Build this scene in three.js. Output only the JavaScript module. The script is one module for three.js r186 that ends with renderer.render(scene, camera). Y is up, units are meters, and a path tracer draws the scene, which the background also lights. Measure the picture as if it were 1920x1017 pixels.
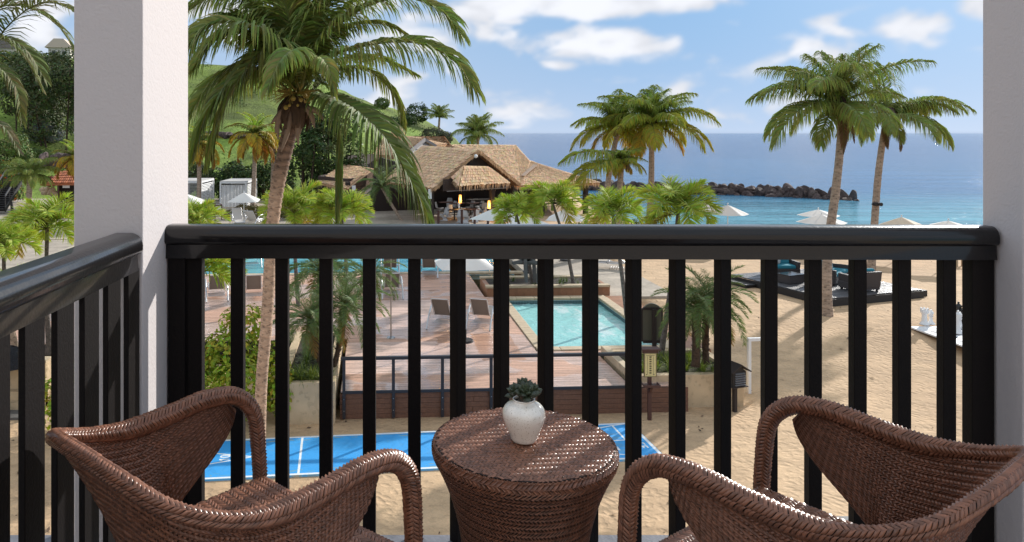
import * as THREE from 'three';
import { RoundedBoxGeometry } from 'three/addons/geometries/RoundedBoxGeometry.js';
import { mergeGeometries, mergeVertices } from 'three/addons/utils/BufferGeometryUtils.js';

// ---------------------------------------------------------------- camera, sky, sun, exposure
const EYE = 6.9, F = 1400, CX = 780, CY = 250;            // eye height, focal length and level point in photograph pixels
const scene = new THREE.Scene();
const camera = new THREE.PerspectiveCamera(2 * Math.atan(767 / F) * 180 / Math.PI, 2280 / 1534, 0.05, 40000);
camera.setViewOffset(2280, 1534, 1140 - CX, 767 - CY, 1920, 1017);
camera.position.set(0, EYE, 0);
const renderer = new THREE.WebGLRenderer();
renderer.toneMapping = THREE.LinearToneMapping;
renderer.toneMappingExposure = 1.56;
renderer.shadowMap.enabled = true;
const SUN_AZ = 45 * Math.PI / 180, SUN_EL = 22.3 * Math.PI / 180;
const sunDir = new THREE.Vector3(Math.sin(SUN_AZ) * Math.cos(SUN_EL), Math.sin(SUN_EL), -Math.cos(SUN_AZ) * Math.cos(SUN_EL));
const sun = new THREE.DirectionalLight(new THREE.Color(1, 0.96, 0.90), 3.4);
sun.position.copy(sunDir).multiplyScalar(120).add(new THREE.Vector3(0, 4, -30));
sun.target.position.set(0, 4, -30);
sun.castShadow = true;
sun.shadow.mapSize.set(4096, 4096);
Object.assign(sun.shadow.camera, { left: -60, right: 60, top: 60, bottom: -60, near: 1, far: 300 });
sun.shadow.radius = 1.5;
scene.add(sun, sun.target);

// ---------------------------------------------------------------- random numbers and noise
function rng(seed) { let s = (seed * 2654435761) >>> 0 || 1; return () => { s ^= s << 13; s >>>= 0; s ^= s >>> 17; s ^= s << 5; s >>>= 0; return s / 4294967296; }; }
const hash = (x, y) => { let h = (x * 374761393 + y * 668265263) | 0; h = Math.imul(h ^ (h >>> 13), 1274126177); return ((h ^ (h >>> 16)) >>> 0) / 4294967296; };
function vnoise(x, y, p) {
  const xi = Math.floor(x), yi = Math.floor(y), fx = x - xi, fy = y - yi, u = fx * fx * (3 - 2 * fx), v = fy * fy * (3 - 2 * fy);
  const m = (a) => p ? ((a % p) + p) % p : a;
  const a = hash(m(xi), m(yi)), b = hash(m(xi + 1), m(yi)), c = hash(m(xi), m(yi + 1)), d = hash(m(xi + 1), m(yi + 1));
  return a + (b - a) * u + (c - a) * v + (a - b - c + d) * u * v;
}
function fbm(x, y, o = 4, p = 0) { let s = 0, a = 0.5, n = 0; for (let i = 0; i < o; i++) { s += a * vnoise(x + i * 17, y + i * 31, p); n += a; a *= 0.5; x *= 2; y *= 2; p *= 2; } return s / n; }
const clamp = (x, a = 0, b = 1) => Math.min(b, Math.max(a, x));
const sstep = (a, b, x) => { const t = clamp((x - a) / (b - a)); return t * t * (3 - 2 * t); };
const lerp = (a, b, t) => a + (b - a) * t;
const V = (x, y, z) => new THREE.Vector3(x, y, z);

// ---------------------------------------------------------------- the sky: clear air and broken trade-wind clouds
{
  const Wd = 2048, Hd = 1024, data = new Float32Array(Wd * Hd * 4);
  // [azimuth, elevation, half width, half height] in degrees of the larger clouds seen over the sea
  const clouds = [[12.5, 9.6, 10.5, 1.25, 1], [12.2, 6.9, 4.9, 1.25, 0.95], [33.5, 6.6, 2.1, 1.35, 1], [29.5, 5.6, 2.4, 1.3, 0.85], [38.4, 8.2, 2.4, 1.5, 1], [10.7, 5.0, 1.4, 0.7, 0.5], [-1, 7.5, 6, 5, 0.42], [-17, 9, 9, 4, 0.42], [-30, 8.5, 5, 3, 0.7], [21, 12.5, 9, 2.2, 0.9], [52, 9, 6, 2, 0.9], [-48, 12, 9, 3, 0.9], [70, 13, 9, 3, 0.9], [-75, 9, 8, 2.4, 0.9], [100, 11, 9, 3, 0.9], [-110, 12, 9, 3, 0.9], [140, 10, 9, 3, 0.9], [-150, 10, 9, 3, 0.9]];
  for (let r = 0; r < Hd; r++) {
    const el = ((r + 0.5) / Hd - 0.5) * 180, e = Math.max(el, 0);
    for (let c = 0; c < Wd; c++) {
      const th = ((c + 0.5) / Wd - 0.5) * 2 * Math.PI, x = Math.cos(th), z = Math.sin(th), az = Math.atan2(x, -z) * 180 / Math.PI;
      const k = 1 - Math.exp(-e / 5.5), k2 = Math.max(sstep(12, 45, e), 0.8 * sstep(60, 130, Math.abs(az)));
      let R = lerp(lerp(0.335, 0.125, k), 0.36, k2), Gc = lerp(lerp(0.42, 0.285, k), 0.46, k2), B = lerp(lerp(0.555, 0.50, k), 0.57, k2);
      const cosS = Math.cos(el * Math.PI / 180) * Math.cos(SUN_EL) * Math.cos(az * Math.PI / 180 - SUN_AZ) + Math.sin(el * Math.PI / 180) * Math.sin(SUN_EL);
      const glow = 0.22 * Math.exp((cosS - 1) * 14);
      R += glow; Gc += glow * 0.92; B += glow * 0.78;
      const haze = 0.16 * sstep(24, -6, az) * sstep(60, 8, e);
      R = lerp(R, 0.45, haze * 2); Gc = lerp(Gc, 0.49, haze * 2); B = lerp(B, 0.55, haze * 2);
      if (el > 0.3) {
        const nx = az / 3.2 + 200, ny = el / 1.5 + 40, w = fbm(nx * 0.5, ny * 0.5, 3) - 0.5;
        const n = fbm(nx + w * 2.2, ny + w * 1.4, 6), n2 = fbm(nx * 0.23 + 50, ny * 0.3 + 9, 4);
        let cov = (n2 - 0.34) * 2.2 * sstep(10, 22, el);
        for (const [ca, ce, wa, we, s] of clouds) {
          let da = az - ca; if (da > 180) da -= 360; if (da < -180) da += 360;
          const q = (da / wa) ** 2 + ((el - ce) / we) ** 2;
          if (q < 4) cov = Math.max(cov, s * (1.0 - q * 0.62));
        }
        const dn = cov * 0.62 + (n - 0.5) * 1.25, al = sstep(0.06, 0.44, dn) * 0.95;
        const shade = lerp(0.80, 1.0, sstep(0.1, 0.75, dn + (fbm(nx * 1.3, ny * 1.3 - 0.8, 4) - 0.5) * 0.8));
        R = lerp(R, 0.63 * shade, al); Gc = lerp(Gc, 0.64 * shade, al); B = lerp(B, 0.665 * shade + 0.01, al);
      } else if (el < 0) { R *= 0.8; Gc *= 0.8; B *= 0.85; }
      const o = (r * Wd + c) * 4; data[o] = R; data[o + 1] = Gc; data[o + 2] = B; data[o + 3] = 1;
    }
  }
  const t = new THREE.DataTexture(data, Wd, Hd, THREE.RGBAFormat, THREE.FloatType);
  t.mapping = THREE.EquirectangularReflectionMapping; t.magFilter = THREE.LinearFilter; t.minFilter = THREE.LinearFilter; t.wrapS = THREE.RepeatWrapping; t.needsUpdate = true;
  scene.background = t; scene.environment = t;
}

// ---------------------------------------------------------------- textures
function tex(w, h, fn, srgb = false) {
  const d = new Uint8Array(w * h * 4);
  for (let y = 0; y < h; y++) for (let x = 0; x < w; x++) { const c = fn(x / w, y / h, x, y), o = (y * w + x) * 4; for (let i = 0; i < 3; i++) d[o + i] = clamp(Array.isArray(c) ? c[i] : c) * 255; d[o + 3] = 255; }
  const t = new THREE.DataTexture(d, w, h); t.wrapS = t.wrapT = THREE.RepeatWrapping; t.magFilter = THREE.LinearFilter; t.minFilter = THREE.LinearMipmapLinearFilter; t.generateMipmaps = true;
  if (srgb) t.colorSpace = THREE.SRGBColorSpace; t.needsUpdate = true; return t;
}
const rep = (t, a, b = a) => { const q = t.clone(); q.repeat.set(a, b); q.needsUpdate = true; return q; };
const tPlaster = tex(512, 512, (u, v) => fbm(u * 40, v * 40, 4, 40) * 0.7 + fbm(u * 12, v * 12, 3, 12) * 0.3);
const tFine = tex(512, 512, (u, v) => fbm(u * 64, v * 64, 3, 64));
const tGrainB = tex(512, 512, (u, v) => fbm(u * 6, v * 96, 4, 6) );
const tBlotch = tex(512, 512, (u, v) => { const n = fbm(u * 6, v * 6, 6, 6), m = fbm(u * 48, v * 48, 3, 48); return 0.8 + (n - 0.5) * 0.55 + (m - 0.5) * 0.3; });
const tSandB = tex(1024, 1024, (u, v) => {
  let h = fbm(u * 10, v * 26, 4, 10) * 0.45 + fbm(u * 90, v * 90, 3, 90) * 0.18;
  const G = 26, gx = Math.floor(u * G), gy = Math.floor(v * G); let dent = 0;
  for (let i = -1; i <= 1; i++) for (let j = -1; j <= 1; j++) {
    const cx = (gx + i + G) % G, cy = (gy + j + G) % G; if (hash(cx + 7, cy + 3) < 0.35) continue;
    const px = gx + i + hash(cx, cy), py = gy + j + hash(cx + 50, cy + 90), a = hash(cx + 9, cy) * 3.14;
    const dx = u * G - px, dy = v * G - py, ex = dx * Math.cos(a) + dy * Math.sin(a), ey = -dx * Math.sin(a) + dy * Math.cos(a), q = Math.sqrt((ex / 0.75) ** 2 + (ey / 0.4) ** 2);
    dent = Math.max(dent, q < 1 ? (1 - q * q) : 0) - (q > 1 && q < 1.35 ? 0.12 : 0);
  }
  return 0.45 + (h - 0.3) * 0.55 - dent * 0.34;
});
const tSandC = tex(1024, 1024, (u, v) => { const n = fbm(u * 8, v * 14, 5, 8), m = fbm(u * 200, v * 200, 2, 200), s = fbm(u * 30 + 3, v * 60, 3, 30); const k = 0.84 + (n - 0.5) * 0.35 + (m - 0.5) * 0.22 + (s > 0.66 ? -0.10 : 0); return [k, k * 0.985, k * 0.96]; });
const tWave = tex(1024, 1024, (u, v) => { const w = fbm(u * 8, v * 8, 2, 8) * 0.25; return fbm(u * 14 + w, v * 40 + w, 5, 14) * 0.75 + fbm(u * 70, v * 120, 3, 70) * 0.25; });
const tPool = tex(512, 512, (u, v) => { const a = fbm(u * 8, v * 8, 3, 8), b = Math.abs(fbm(u * 14 + a, v * 14, 3, 14) - 0.5) * 2; return 1 - b; });
const tGrass = tex(512, 512, (u, v) => { const n = fbm(u * 7, v * 7, 5, 7), m = fbm(u * 80, v * 80, 3, 80), k = 0.8 + (n - 0.5) * 0.7 + (m - 0.5) * 0.5; return [k * 1.0, k, k * 0.8]; });
const tThatch = tex(512, 512, (u, v) => { const n = fbm(u * 60, v * 6, 4, 60), m = fbm(u * 7, v * 7, 3, 7); const k = 0.86 + (n - 0.5) * 0.5 + (m - 0.5) * 0.2; return [k, k * 0.97, k * 0.92]; });
const tThatchB = tex(512, 512, (u, v) => fbm(u * 64, v * 5, 4, 64));
const tStone = tex(512, 512, (u, v) => { const n = fbm(u * 5, v * 5, 5, 5), p = fbm(u * 22, v * 22, 3, 22), st = fbm(u * 12 + 40, v * 4, 4, 12); let k = 0.86 + (n - 0.5) * 0.4 - 0.12 * sstep(0.62, 0.78, p) - 0.12 * sstep(0.55, 0.75, st); return [k, k * 0.97, k * 0.9]; });
const tTrunk = tex(256, 512, (u, v) => { const r = fbm(u * 4, v * 26, 3, 4), s = fbm(u * 18, v * 70, 3, 18); let k = 0.78 + (r - 0.5) * 0.55 + (s - 0.5) * 0.3; if (fbm(u * 9 + 4, v * 30, 2, 9) > 0.68) k -= 0.3; return [k, k * 0.96, k * 0.92]; });
const tRock = tex(512, 512, (u, v) => { const n = fbm(u * 6, v * 6, 5, 6), p = fbm(u * 40, v * 40, 3, 40), k = 0.6 + (n - 0.5) * 0.9 + (p - 0.5) * 0.4; return [k, k * 0.93, k * 0.9]; });
const tSeaC = tex(1024, 1024, (u, v) => { const k = 0.88 + (fbm(u * 6, v * 40, 5, 6) - 0.5) * 0.7 + (fbm(u * 60, v * 200, 3, 60) - 0.5) * 0.35; return [k, k, k]; });
const tRattan = tex(256, 256, (u, v) => { const n = fbm(u * 24, v * 3, 3, 24), k = 0.86 + (n - 0.5) * 0.5; return [k, k, k]; });

// ---------------------------------------------------------------- materials
const C = (r, g, b) => new THREE.Color().setRGB(r, g, b);
const std = (col, rough = 0.8, o = {}) => new THREE.MeshStandardMaterial({ color: col, roughness: rough, ...o });
const phy = (col, rough = 0.8, o = {}) => new THREE.MeshPhysicalMaterial({ color: col, roughness: rough, ...o });
const leafM = (col, o = {}) => phy(col, 0.75, { transmission: 0.42, thickness: 0, vertexColors: true, side: THREE.DoubleSide, specularIntensity: 0.5, ...o });
const M = {
  plaster: std(C(0.53, 0.49, 0.485), 0.85, { bumpMap: rep(tPlaster, 3.4), bumpScale: 0.0016 }),
  black: phy(C(0.008, 0.0065, 0.0065), 0.5, { bumpMap: rep(tFine, 3), bumpScale: 0.0006, specularIntensity: 0.22 }),
  blackGloss: phy(C(0.007, 0.006, 0.0065), 0.3, { bumpMap: rep(tFine, 2), bumpScale: 0.0005, specularIntensity: 0.4, clearcoat: 0.45, clearcoatRoughness: 0.08 }),
  tileFloor: std(C(0.22, 0.22, 0.245), 0.6, { bumpMap: rep(tFine, 2), bumpScale: 0.001, map: rep(tBlotch, 1) }),
  rattan: phy(C(0.245, 0.106, 0.061), 0.30, { map: rep(tRattan, 1), vertexColors: true, side: THREE.DoubleSide }),
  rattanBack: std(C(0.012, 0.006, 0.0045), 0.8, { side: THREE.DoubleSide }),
  sand: std(C(0.69, 0.475, 0.285), 0.95, { map: rep(tSandC, 1), bumpMap: rep(tSandB, 1), bumpScale: 0.036, vertexColors: true }),
  patio: std(C(0.50, 0.42, 0.33), 0.85, { map: rep(tBlotch, 0.25), bumpMap: rep(tPlaster, 0.5), bumpScale: 0.01 }),
  woodDark: std(C(0.19, 0.09, 0.056), 0.6, { map: rep(tThatch, 0.5, 4), bumpMap: rep(tGrainB, 0.6, 2), bumpScale: 0.006 }),
  woodBlack: std(C(0.022, 0.018, 0.017), 0.6, { map: rep(tBlotch, 0.6), bumpMap: rep(tGrainB, 0.6, 2), bumpScale: 0.004 }),
  woodGrey: std(C(0.10, 0.095, 0.10), 0.5, { map: rep(tBlotch, 0.6, 2), bumpMap: rep(tGrainB, 0.6, 2), bumpScale: 0.004 }),
  woodBrown: std(C(0.08, 0.032, 0.024), 0.5, { bumpMap: rep(tGrainB, 1, 2), bumpScale: 0.003 }),
  railNavy: std(C(0.02, 0.022, 0.03), 0.45, { bumpMap: rep(tFine, 1), bumpScale: 0.001 }),
  stone: std(C(0.68, 0.53, 0.36), 0.9, { map: rep(tStone, 0.5), bumpMap: rep(tStone, 0.5), bumpScale: 0.03 }),
  coping: std(C(0.66, 0.53, 0.38), 0.75, { map: rep(tStone, 0.4), bumpMap: rep(tFine, 0.6), bumpScale: 0.004 }),
  terracotta: std(C(0.42, 0.20, 0.11), 0.5, { map: rep(tStone, 0.6) }),
  tileBlue: std(C(0.05, 0.10, 0.11), 0.3, {}),
  white: std(C(0.80, 0.80, 0.80), 0.6, {}),
  whiteGloss: std(C(0.78, 0.77, 0.76), 0.35, {}),
  canvas: phy(C(0.80, 0.77, 0.72), 0.9, { transmission: 0.3, thickness: 0, side: THREE.DoubleSide, bumpMap: rep(tFine, 0.8), bumpScale: 0.004 }),
  canvasBeige: phy(C(0.74, 0.63, 0.48), 0.9, { transmission: 0.25, thickness: 0, side: THREE.DoubleSide }),
  curtain: phy(C(0.82, 0.82, 0.82), 0.9, { transmission: 0.3, thickness: 0, side: THREE.DoubleSide }),
  aluminium: std(C(0.62, 0.62, 0.63), 0.35, { metalness: 0.6 }),
  sling: std(C(0.19, 0.165, 0.145), 0.75, { side: THREE.DoubleSide, bumpMap: rep(tFine, 4), bumpScale: 0.001 }),
  slingPale: std(C(0.58, 0.55, 0.52), 0.8, { side: THREE.DoubleSide }),
  teal: std(C(0.022, 0.19, 0.25), 0.9, { bumpMap: rep(tFine, 3), bumpScale: 0.003 }),
  pillow: std(C(0.62, 0.60, 0.57), 0.9, { map: rep(tBlotch, 2), bumpMap: rep(tFine, 3), bumpScale: 0.003 }),
  wickerDark: std(C(0.05, 0.042, 0.042), 0.6, { bumpMap: rep(tPlaster, 3), bumpScale: 0.01 }),
  grassHill: std(C(0.29, 0.40, 0.085), 0.95, { map: rep(tGrass, 0.06), bumpMap: rep(tGrass, 0.2), bumpScale: 0.25, vertexColors: true }),
  soil: std(C(0.05, 0.035, 0.025), 0.95, { map: rep(tBlotch, 1), bumpMap: rep(tBlotch, 1), bumpScale: 0.05 }),
  trunk: std(C(0.54, 0.42, 0.33), 0.9, { map: rep(tTrunk, 1), bumpMap: rep(tTrunk, 1), bumpScale: 0.02, vertexColors: true }),
  fibre: std(C(0.10, 0.062, 0.04), 0.9, { map: rep(tTrunk, 1), bumpMap: rep(tTrunk, 1), bumpScale: 0.03, side: THREE.DoubleSide }),
  bract: std(C(0.30, 0.22, 0.17), 0.85, { map: rep(tThatch, 1), side: THREE.DoubleSide }),
  coco: std(C(0.28, 0.20, 0.04), 0.6, {}),
  leaf: leafM(C(1, 1, 1)),
  leafSoft: leafM(C(1, 1, 1), { transmission: 0.45 }),
  bush: leafM(C(1, 1, 1), { transmission: 0.25, roughness: 0.6 }),
  rock: std(C(0.17, 0.125, 0.115), 0.85, { map: rep(tRock, 0.5), bumpMap: rep(tRock, 0.5), bumpScale: 0.15, vertexColors: true }),
  thatch: std(C(0.95, 0.66, 0.415), 0.95, { map: rep(tThatch, 0.6, 0.6), bumpMap: rep(tThatchB, 0.8, 0.6), bumpScale: 0.03, vertexColors: true, side: THREE.DoubleSide }),
  flashing: std(C(0.22, 0.20, 0.195), 0.6),
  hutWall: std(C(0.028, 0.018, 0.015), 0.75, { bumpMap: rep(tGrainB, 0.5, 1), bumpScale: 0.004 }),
  hutBoard: std(C(0.06, 0.037, 0.03), 0.7, { map: rep(tBlotch, 0.5), bumpMap: rep(tGrainB, 0.5, 1), bumpScale: 0.004 }),
  roofTile: std(C(0.55, 0.18, 0.075), 0.8, { map: rep(tBlotch, 0.8), bumpMap: rep(tFine, 1), bumpScale: 0.004 }),
  lampGlow: std(C(0.8, 0.5, 0.2), 0.8, { emissive: C(1, 0.42, 0.10), emissiveIntensity: 0.3 }),
  boardOlive: std(C(0.10, 0.095, 0.07), 0.5, {}),
  plaque: std(C(0.75, 0.75, 0.73), 0.6),
  chessBlack: std(C(0.012, 0.012, 0.012), 0.35),
  gravel: std(C(0.014, 0.014, 0.018), 0.9, { bumpMap: rep(tRock, 2), bumpScale: 0.06 }),
  steel: std(C(0.4, 0.38, 0.36), 0.3, { metalness: 0.9 }),
  facade: std(C(0.52, 0.47, 0.43), 0.9, { bumpMap: rep(tPlaster, 2), bumpScale: 0.002 }),
  wallPale: std(C(0.7, 0.65, 0.58), 0.85),
  roofGrey: std(C(0.20, 0.17, 0.16), 0.8),
  glassDark: std(C(0.02, 0.025, 0.03), 0.15),
};

// ---------------------------------------------------------------- helpers
const taken = new Map();
const numbered = (n) => { const k = taken.get(n) ?? 0; taken.set(n, k + 1); return k ? n + '_' + String(k).padStart(3, '0') : n; };
const W = (px, py, d) => V((px - CX) / F * d, EYE - (py - CY) / F * d, -d);            // the point at distance d on a sight line
const G = (px, py, lvl = 0) => W(px, py, F * (EYE - lvl) / (py - CY));                  // where a sight line meets level ground
function mesh(name, geo, mat, parent) { const m = new THREE.Mesh(geo, mat); m.name = parent ? name : numbered(name); m.castShadow = m.receiveShadow = true; (parent ?? scene).add(m); return m; }
function thing(name, label, category, pos = V(0, 0, 0), turn = 0, group) {
  const o = new THREE.Group(); o.name = numbered(name); o.position.copy(pos); o.rotation.y = turn; o.userData = { label, category }; if (group) o.userData.group = group; scene.add(o); return o;
}
function tag(o, label, category, group) { o.userData = { label, category }; if (group) o.userData.group = group; return o; }
const struct = (name, geo, mat) => { const m = mesh(name, geo, mat); m.userData = { kind: 'structure' }; return m; };
function copyOf(o, label, pos, turn) { const c = o.clone(); c.name = numbered(o.name.replace(/_\d{3}$/, '')); scene.add(c); if (label) c.userData.label = label; if (pos) c.position.copy(pos); if (turn !== undefined) c.rotation.y = turn; return c; }
function xf(g, x = 0, y = 0, z = 0, rx = 0, ry = 0, rz = 0) { g.applyMatrix4(new THREE.Matrix4().compose(V(x, y, z), new THREE.Quaternion().setFromEuler(new THREE.Euler(rx, ry, rz)), V(1, 1, 1))); return g; }
function triUV(g, s = 1) {                                                             // texture coordinates in metres
  if (g.index) g = g.toNonIndexed();
  const p = g.attributes.position, uv = new Float32Array(p.count * 2), a = V(), b = V(), c = V(), n = V();
  for (let i = 0; i < p.count; i += 3) {
    a.fromBufferAttribute(p, i); b.fromBufferAttribute(p, i + 1); c.fromBufferAttribute(p, i + 2); n.copy(b).sub(a).cross(c.clone().sub(a));
    const ax = Math.abs(n.x), ay = Math.abs(n.y), az = Math.abs(n.z);
    for (const [k, q] of [[0, a], [1, b], [2, c]]) { const [u, v] = ay >= ax && ay >= az ? [q.x, q.z] : ax >= az ? [q.z, q.y] : [q.x, q.y]; uv[(i + k) * 2] = u * s; uv[(i + k) * 2 + 1] = v * s; }
  }
  g.setAttribute('uv', new THREE.BufferAttribute(uv, 2)); return g;
}
const mg = (list) => { const a = list.map((g) => { const q = g.index ? g.toNonIndexed() : g; for (const k of Object.keys(q.attributes)) if (!['position', 'normal', 'uv', 'color'].includes(k)) q.deleteAttribute(k); return q; }); const hc = a.some((g) => g.attributes.color); if (hc) for (const g of a) if (!g.attributes.color) g.setAttribute('color', new THREE.BufferAttribute(new Float32Array(g.attributes.position.count * 3).fill(1), 3)); return mergeGeometries(a); };
const box = (w, h, d, x = 0, y = 0, z = 0, ry = 0) => triUV(xf(new THREE.BoxGeometry(w, h, d), x, y, z, 0, ry, 0));
const rbox = (w, h, d, r, x = 0, y = 0, z = 0, rx = 0, ry = 0, rz = 0, seg = 2) => xf(triUV(new RoundedBoxGeometry(w, h, d, seg, r)), x, y, z, rx, ry, rz);
const cyl = (r0, r1, h, x = 0, y = 0, z = 0, n = 10) => xf(new THREE.CylinderGeometry(r1, r0, h, n), x, y + h / 2, z);
function bar(a, b, r, n = 6, r2 = r) { const d = b.clone().sub(a), L = d.length(), g = new THREE.CylinderGeometry(r2, r, L, n); g.applyMatrix4(new THREE.Matrix4().compose(a.clone().addScaledVector(d, 0.5), new THREE.Quaternion().setFromUnitVectors(V(0, 1, 0), d.normalize()), V(1, 1, 1))); return g; }
function beam(a, b, w, h) { const d = b.clone().sub(a), L = d.length(), g = triUV(new THREE.BoxGeometry(w, h, L)); const m = new THREE.Matrix4().lookAt(b, a, Math.abs(d.y) > 0.98 * L ? V(0, 0, 1) : V(0, 1, 0)); m.setPosition(a.clone().addScaledVector(d, 0.5)); g.applyMatrix4(m); return g; }
// a tube of changing radius along points, uv = (metres round, metres along)
function limb(pts, rad, seg = 24, n = 10, rough = 0, seed = 1) {
  const cv = new THREE.CatmullRomCurve3(pts, false, 'centripetal'), fr = cv.computeFrenetFrames(seg, false), P = [], N = [], U = [], I = [], L = cv.getLength(), r = rng(seed);
  for (let i = 0; i <= seg; i++) {
    const t = i / seg, c = cv.getPointAt(t), R = rad(t) * (1 + (r() - 0.5) * rough);
    for (let j = 0; j <= n; j++) { const a = j / n * Math.PI * 2, d = fr.normals[i].clone().multiplyScalar(Math.cos(a)).addScaledVector(fr.binormals[i], Math.sin(a)); P.push(c.x + d.x * R, c.y + d.y * R, c.z + d.z * R); N.push(d.x, d.y, d.z); U.push(j / n, t * L); }
  }
  for (let i = 0; i < seg; i++) for (let j = 0; j < n; j++) { const a = i * (n + 1) + j, b = a + n + 1; I.push(a, a + 1, b, b, a + 1, b + 1); }
  const g = new THREE.BufferGeometry(); g.setAttribute('position', new THREE.Float32BufferAttribute(P, 3)); g.setAttribute('normal', new THREE.Float32BufferAttribute(N, 3)); g.setAttribute('uv', new THREE.Float32BufferAttribute(U, 2)); g.setIndex(I); return g;
}
const tint = (g, fn) => { const p = g.attributes.position, c = new Float32Array(p.count * 3), v = V(); for (let i = 0; i < p.count; i++) { v.fromBufferAttribute(p, i); const k = fn(v, i); c.set(Array.isArray(k) ? k : [k, k, k], i * 3); } g.setAttribute('color', new THREE.BufferAttribute(c, 3)); return g; };
function soup() {                                                                       // collects coloured triangles
  const P = [], K = [];
  return {
    P, K,
    tri(a, b, c, k) { P.push(a.x, a.y, a.z, b.x, b.y, b.z, c.x, c.y, c.z); for (let i = 0; i < 3; i++) K.push(k[0], k[1], k[2]); },
    quad(a, b, c, d, k) { this.tri(a, b, c, k); this.tri(a, c, d, k); },
    build(weld) { let g = new THREE.BufferGeometry(); g.setAttribute('position', new THREE.Float32BufferAttribute(P, 3)); g.setAttribute('color', new THREE.Float32BufferAttribute(K, 3)); if (weld) g = mergeVertices(g, 1e-5); g.computeVertexNormals(); g.setAttribute('uv', new THREE.BufferAttribute(new Float32Array(g.attributes.position.count * 2), 2)); return g; },
  };
}
function grid(nu, nv, fn) {                                                             // a parametric sheet; fn(u, v) gives a point, uv in metres optional
  const P = [], U = [], I = [];
  for (let j = 0; j <= nv; j++) for (let i = 0; i <= nu; i++) { const p = fn(i / nu, j / nv); P.push(p.x, p.y, p.z); U.push(p.u ?? p.x, p.v ?? p.z); }
  for (let j = 0; j < nv; j++) for (let i = 0; i < nu; i++) { const a = j * (nu + 1) + i, b = a + nu + 1; I.push(a, a + 1, b, b, a + 1, b + 1); }
  const g = new THREE.BufferGeometry(); g.setAttribute('position', new THREE.Float32BufferAttribute(P, 3)); g.setAttribute('uv', new THREE.Float32BufferAttribute(U, 2)); g.setIndex(I); g.computeVertexNormals(); return g;
}

// ================================================================ THE SETTING
// ---- ground
const O1x = -1.74;
const rise = (x, d) => {                                         // height of the sand
  const shore = 58 + 3 * Math.sin(x * 0.05), beach = sstep(12, 20, x - (d - 60) * 0.12);
  let h = 0.5 * sstep(19.5, 27, d);
  if (d < 19.5 && x < 30) h = 0.02 * (vnoise(x * 0.9, d * 0.9) - 0.5);
  const low = -0.5 * sstep(40, 52, d) - 2.2 * sstep(50, 78, d) * sstep(0, 1, (d - 44) / 20);
  { const rx = x - O1x, rz = d - 18.06, uu = rx * 0.99834 - rz * -0.0576 * -1, vv = rz * 0.99834 - rx * 0.0576; if (vv > 0.9 && vv < 26.3 && uu < 9.2 && !(uu < -1.7 && vv < 4.2) && uu > -70) return -0.9; }
  h += low * beach; h += (1 - beach) * 0.05 * sstep(27, 40, d);
  if (d > 20) h += 0.10 * (fbm(x * 0.35 + 9, d * 0.35, 3) - 0.5) * sstep(20, 24, d);
  return h;
};
const onSand = (px, py) => { let d = 25; for (let i = 0; i < 30; i++) d = lerp(d, F * (EYE - rise((px - CX) / F * d, d)) / (py - CY), 0.6); return W(px, py, d); };
{
  const g = grid(260, 240, (u, v) => { const d = -10 + 190 * Math.pow(v, 1.5), x = (u - 0.5) * 2; const X = (Math.sign(x) * Math.pow(Math.abs(x), 1.3)) * 190; const q = V(X, rise(X, d), -d); q.u = X / 4.3; q.v = d / 4.3; return q; });
  tint(g, (p) => { const n = fbm(p.x * 0.22 + 4, p.z * 0.22, 4), k = 0.93 + (n - 0.5) * 0.32; return [k, k * (0.99 + (n - 0.5) * 0.06), k * (0.98 + (n - 0.5) * 0.1)]; });
  struct('ground', g, M.sand);
}
// ---- sea
{
  const rings = [-200, 20, 60, 70, 80, 90, 100, 115, 135, 160, 200, 270, 400, 700, 1500, 4000, 12000, 36000];
  const P = [], U = [], K = [], I = [], n = 60;
  const deep = [0.028, 0.095, 0.235], mid = [0.055, 0.165, 0.32], shallow = [0.15, 0.40, 0.47];
  rings.forEach((d, j) => {
    for (let i = 0; i <= n; i++) {
      const s = (i / n - 0.5) * 2, X = s * Math.max(260, Math.abs(d) * 1.6);
      P.push(X, -1.0, -d); U.push(X / 26, d / 26);
      const t = sstep(95, 340, d + (fbm(X * 0.02 + 5, d * 0.02, 3) - 0.5) * 90), s2 = sstep(66, 112, d + X * 0.12 + (fbm(X * 0.03, d * 0.03 + 7, 3) - 0.5) * 30);
      for (let c = 0; c < 3; c++) K.push(lerp(lerp(shallow[c], mid[c], s2), deep[c], t));
    }
  });
  for (let j = 0; j < rings.length - 1; j++) for (let i = 0; i < n; i++) { const a = j * (n + 1) + i, b = a + n + 1; I.push(a, a + 1, b, b, a + 1, b + 1); }
  const g = new THREE.BufferGeometry(); g.setAttribute('position', new THREE.Float32BufferAttribute(P, 3)); g.setAttribute('uv', new THREE.Float32BufferAttribute(U, 2)); g.setAttribute('color', new THREE.Float32BufferAttribute(K, 3)); g.setIndex(I); g.computeVertexNormals();
  struct('sea', g, phy(C(1, 1, 1), 0.12, { vertexColors: true, map: rep(tSeaC, 0.35), bumpMap: tWave, bumpScale: 0.19, ior: 1.33, specularIntensity: 0.08 }));
}
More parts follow.
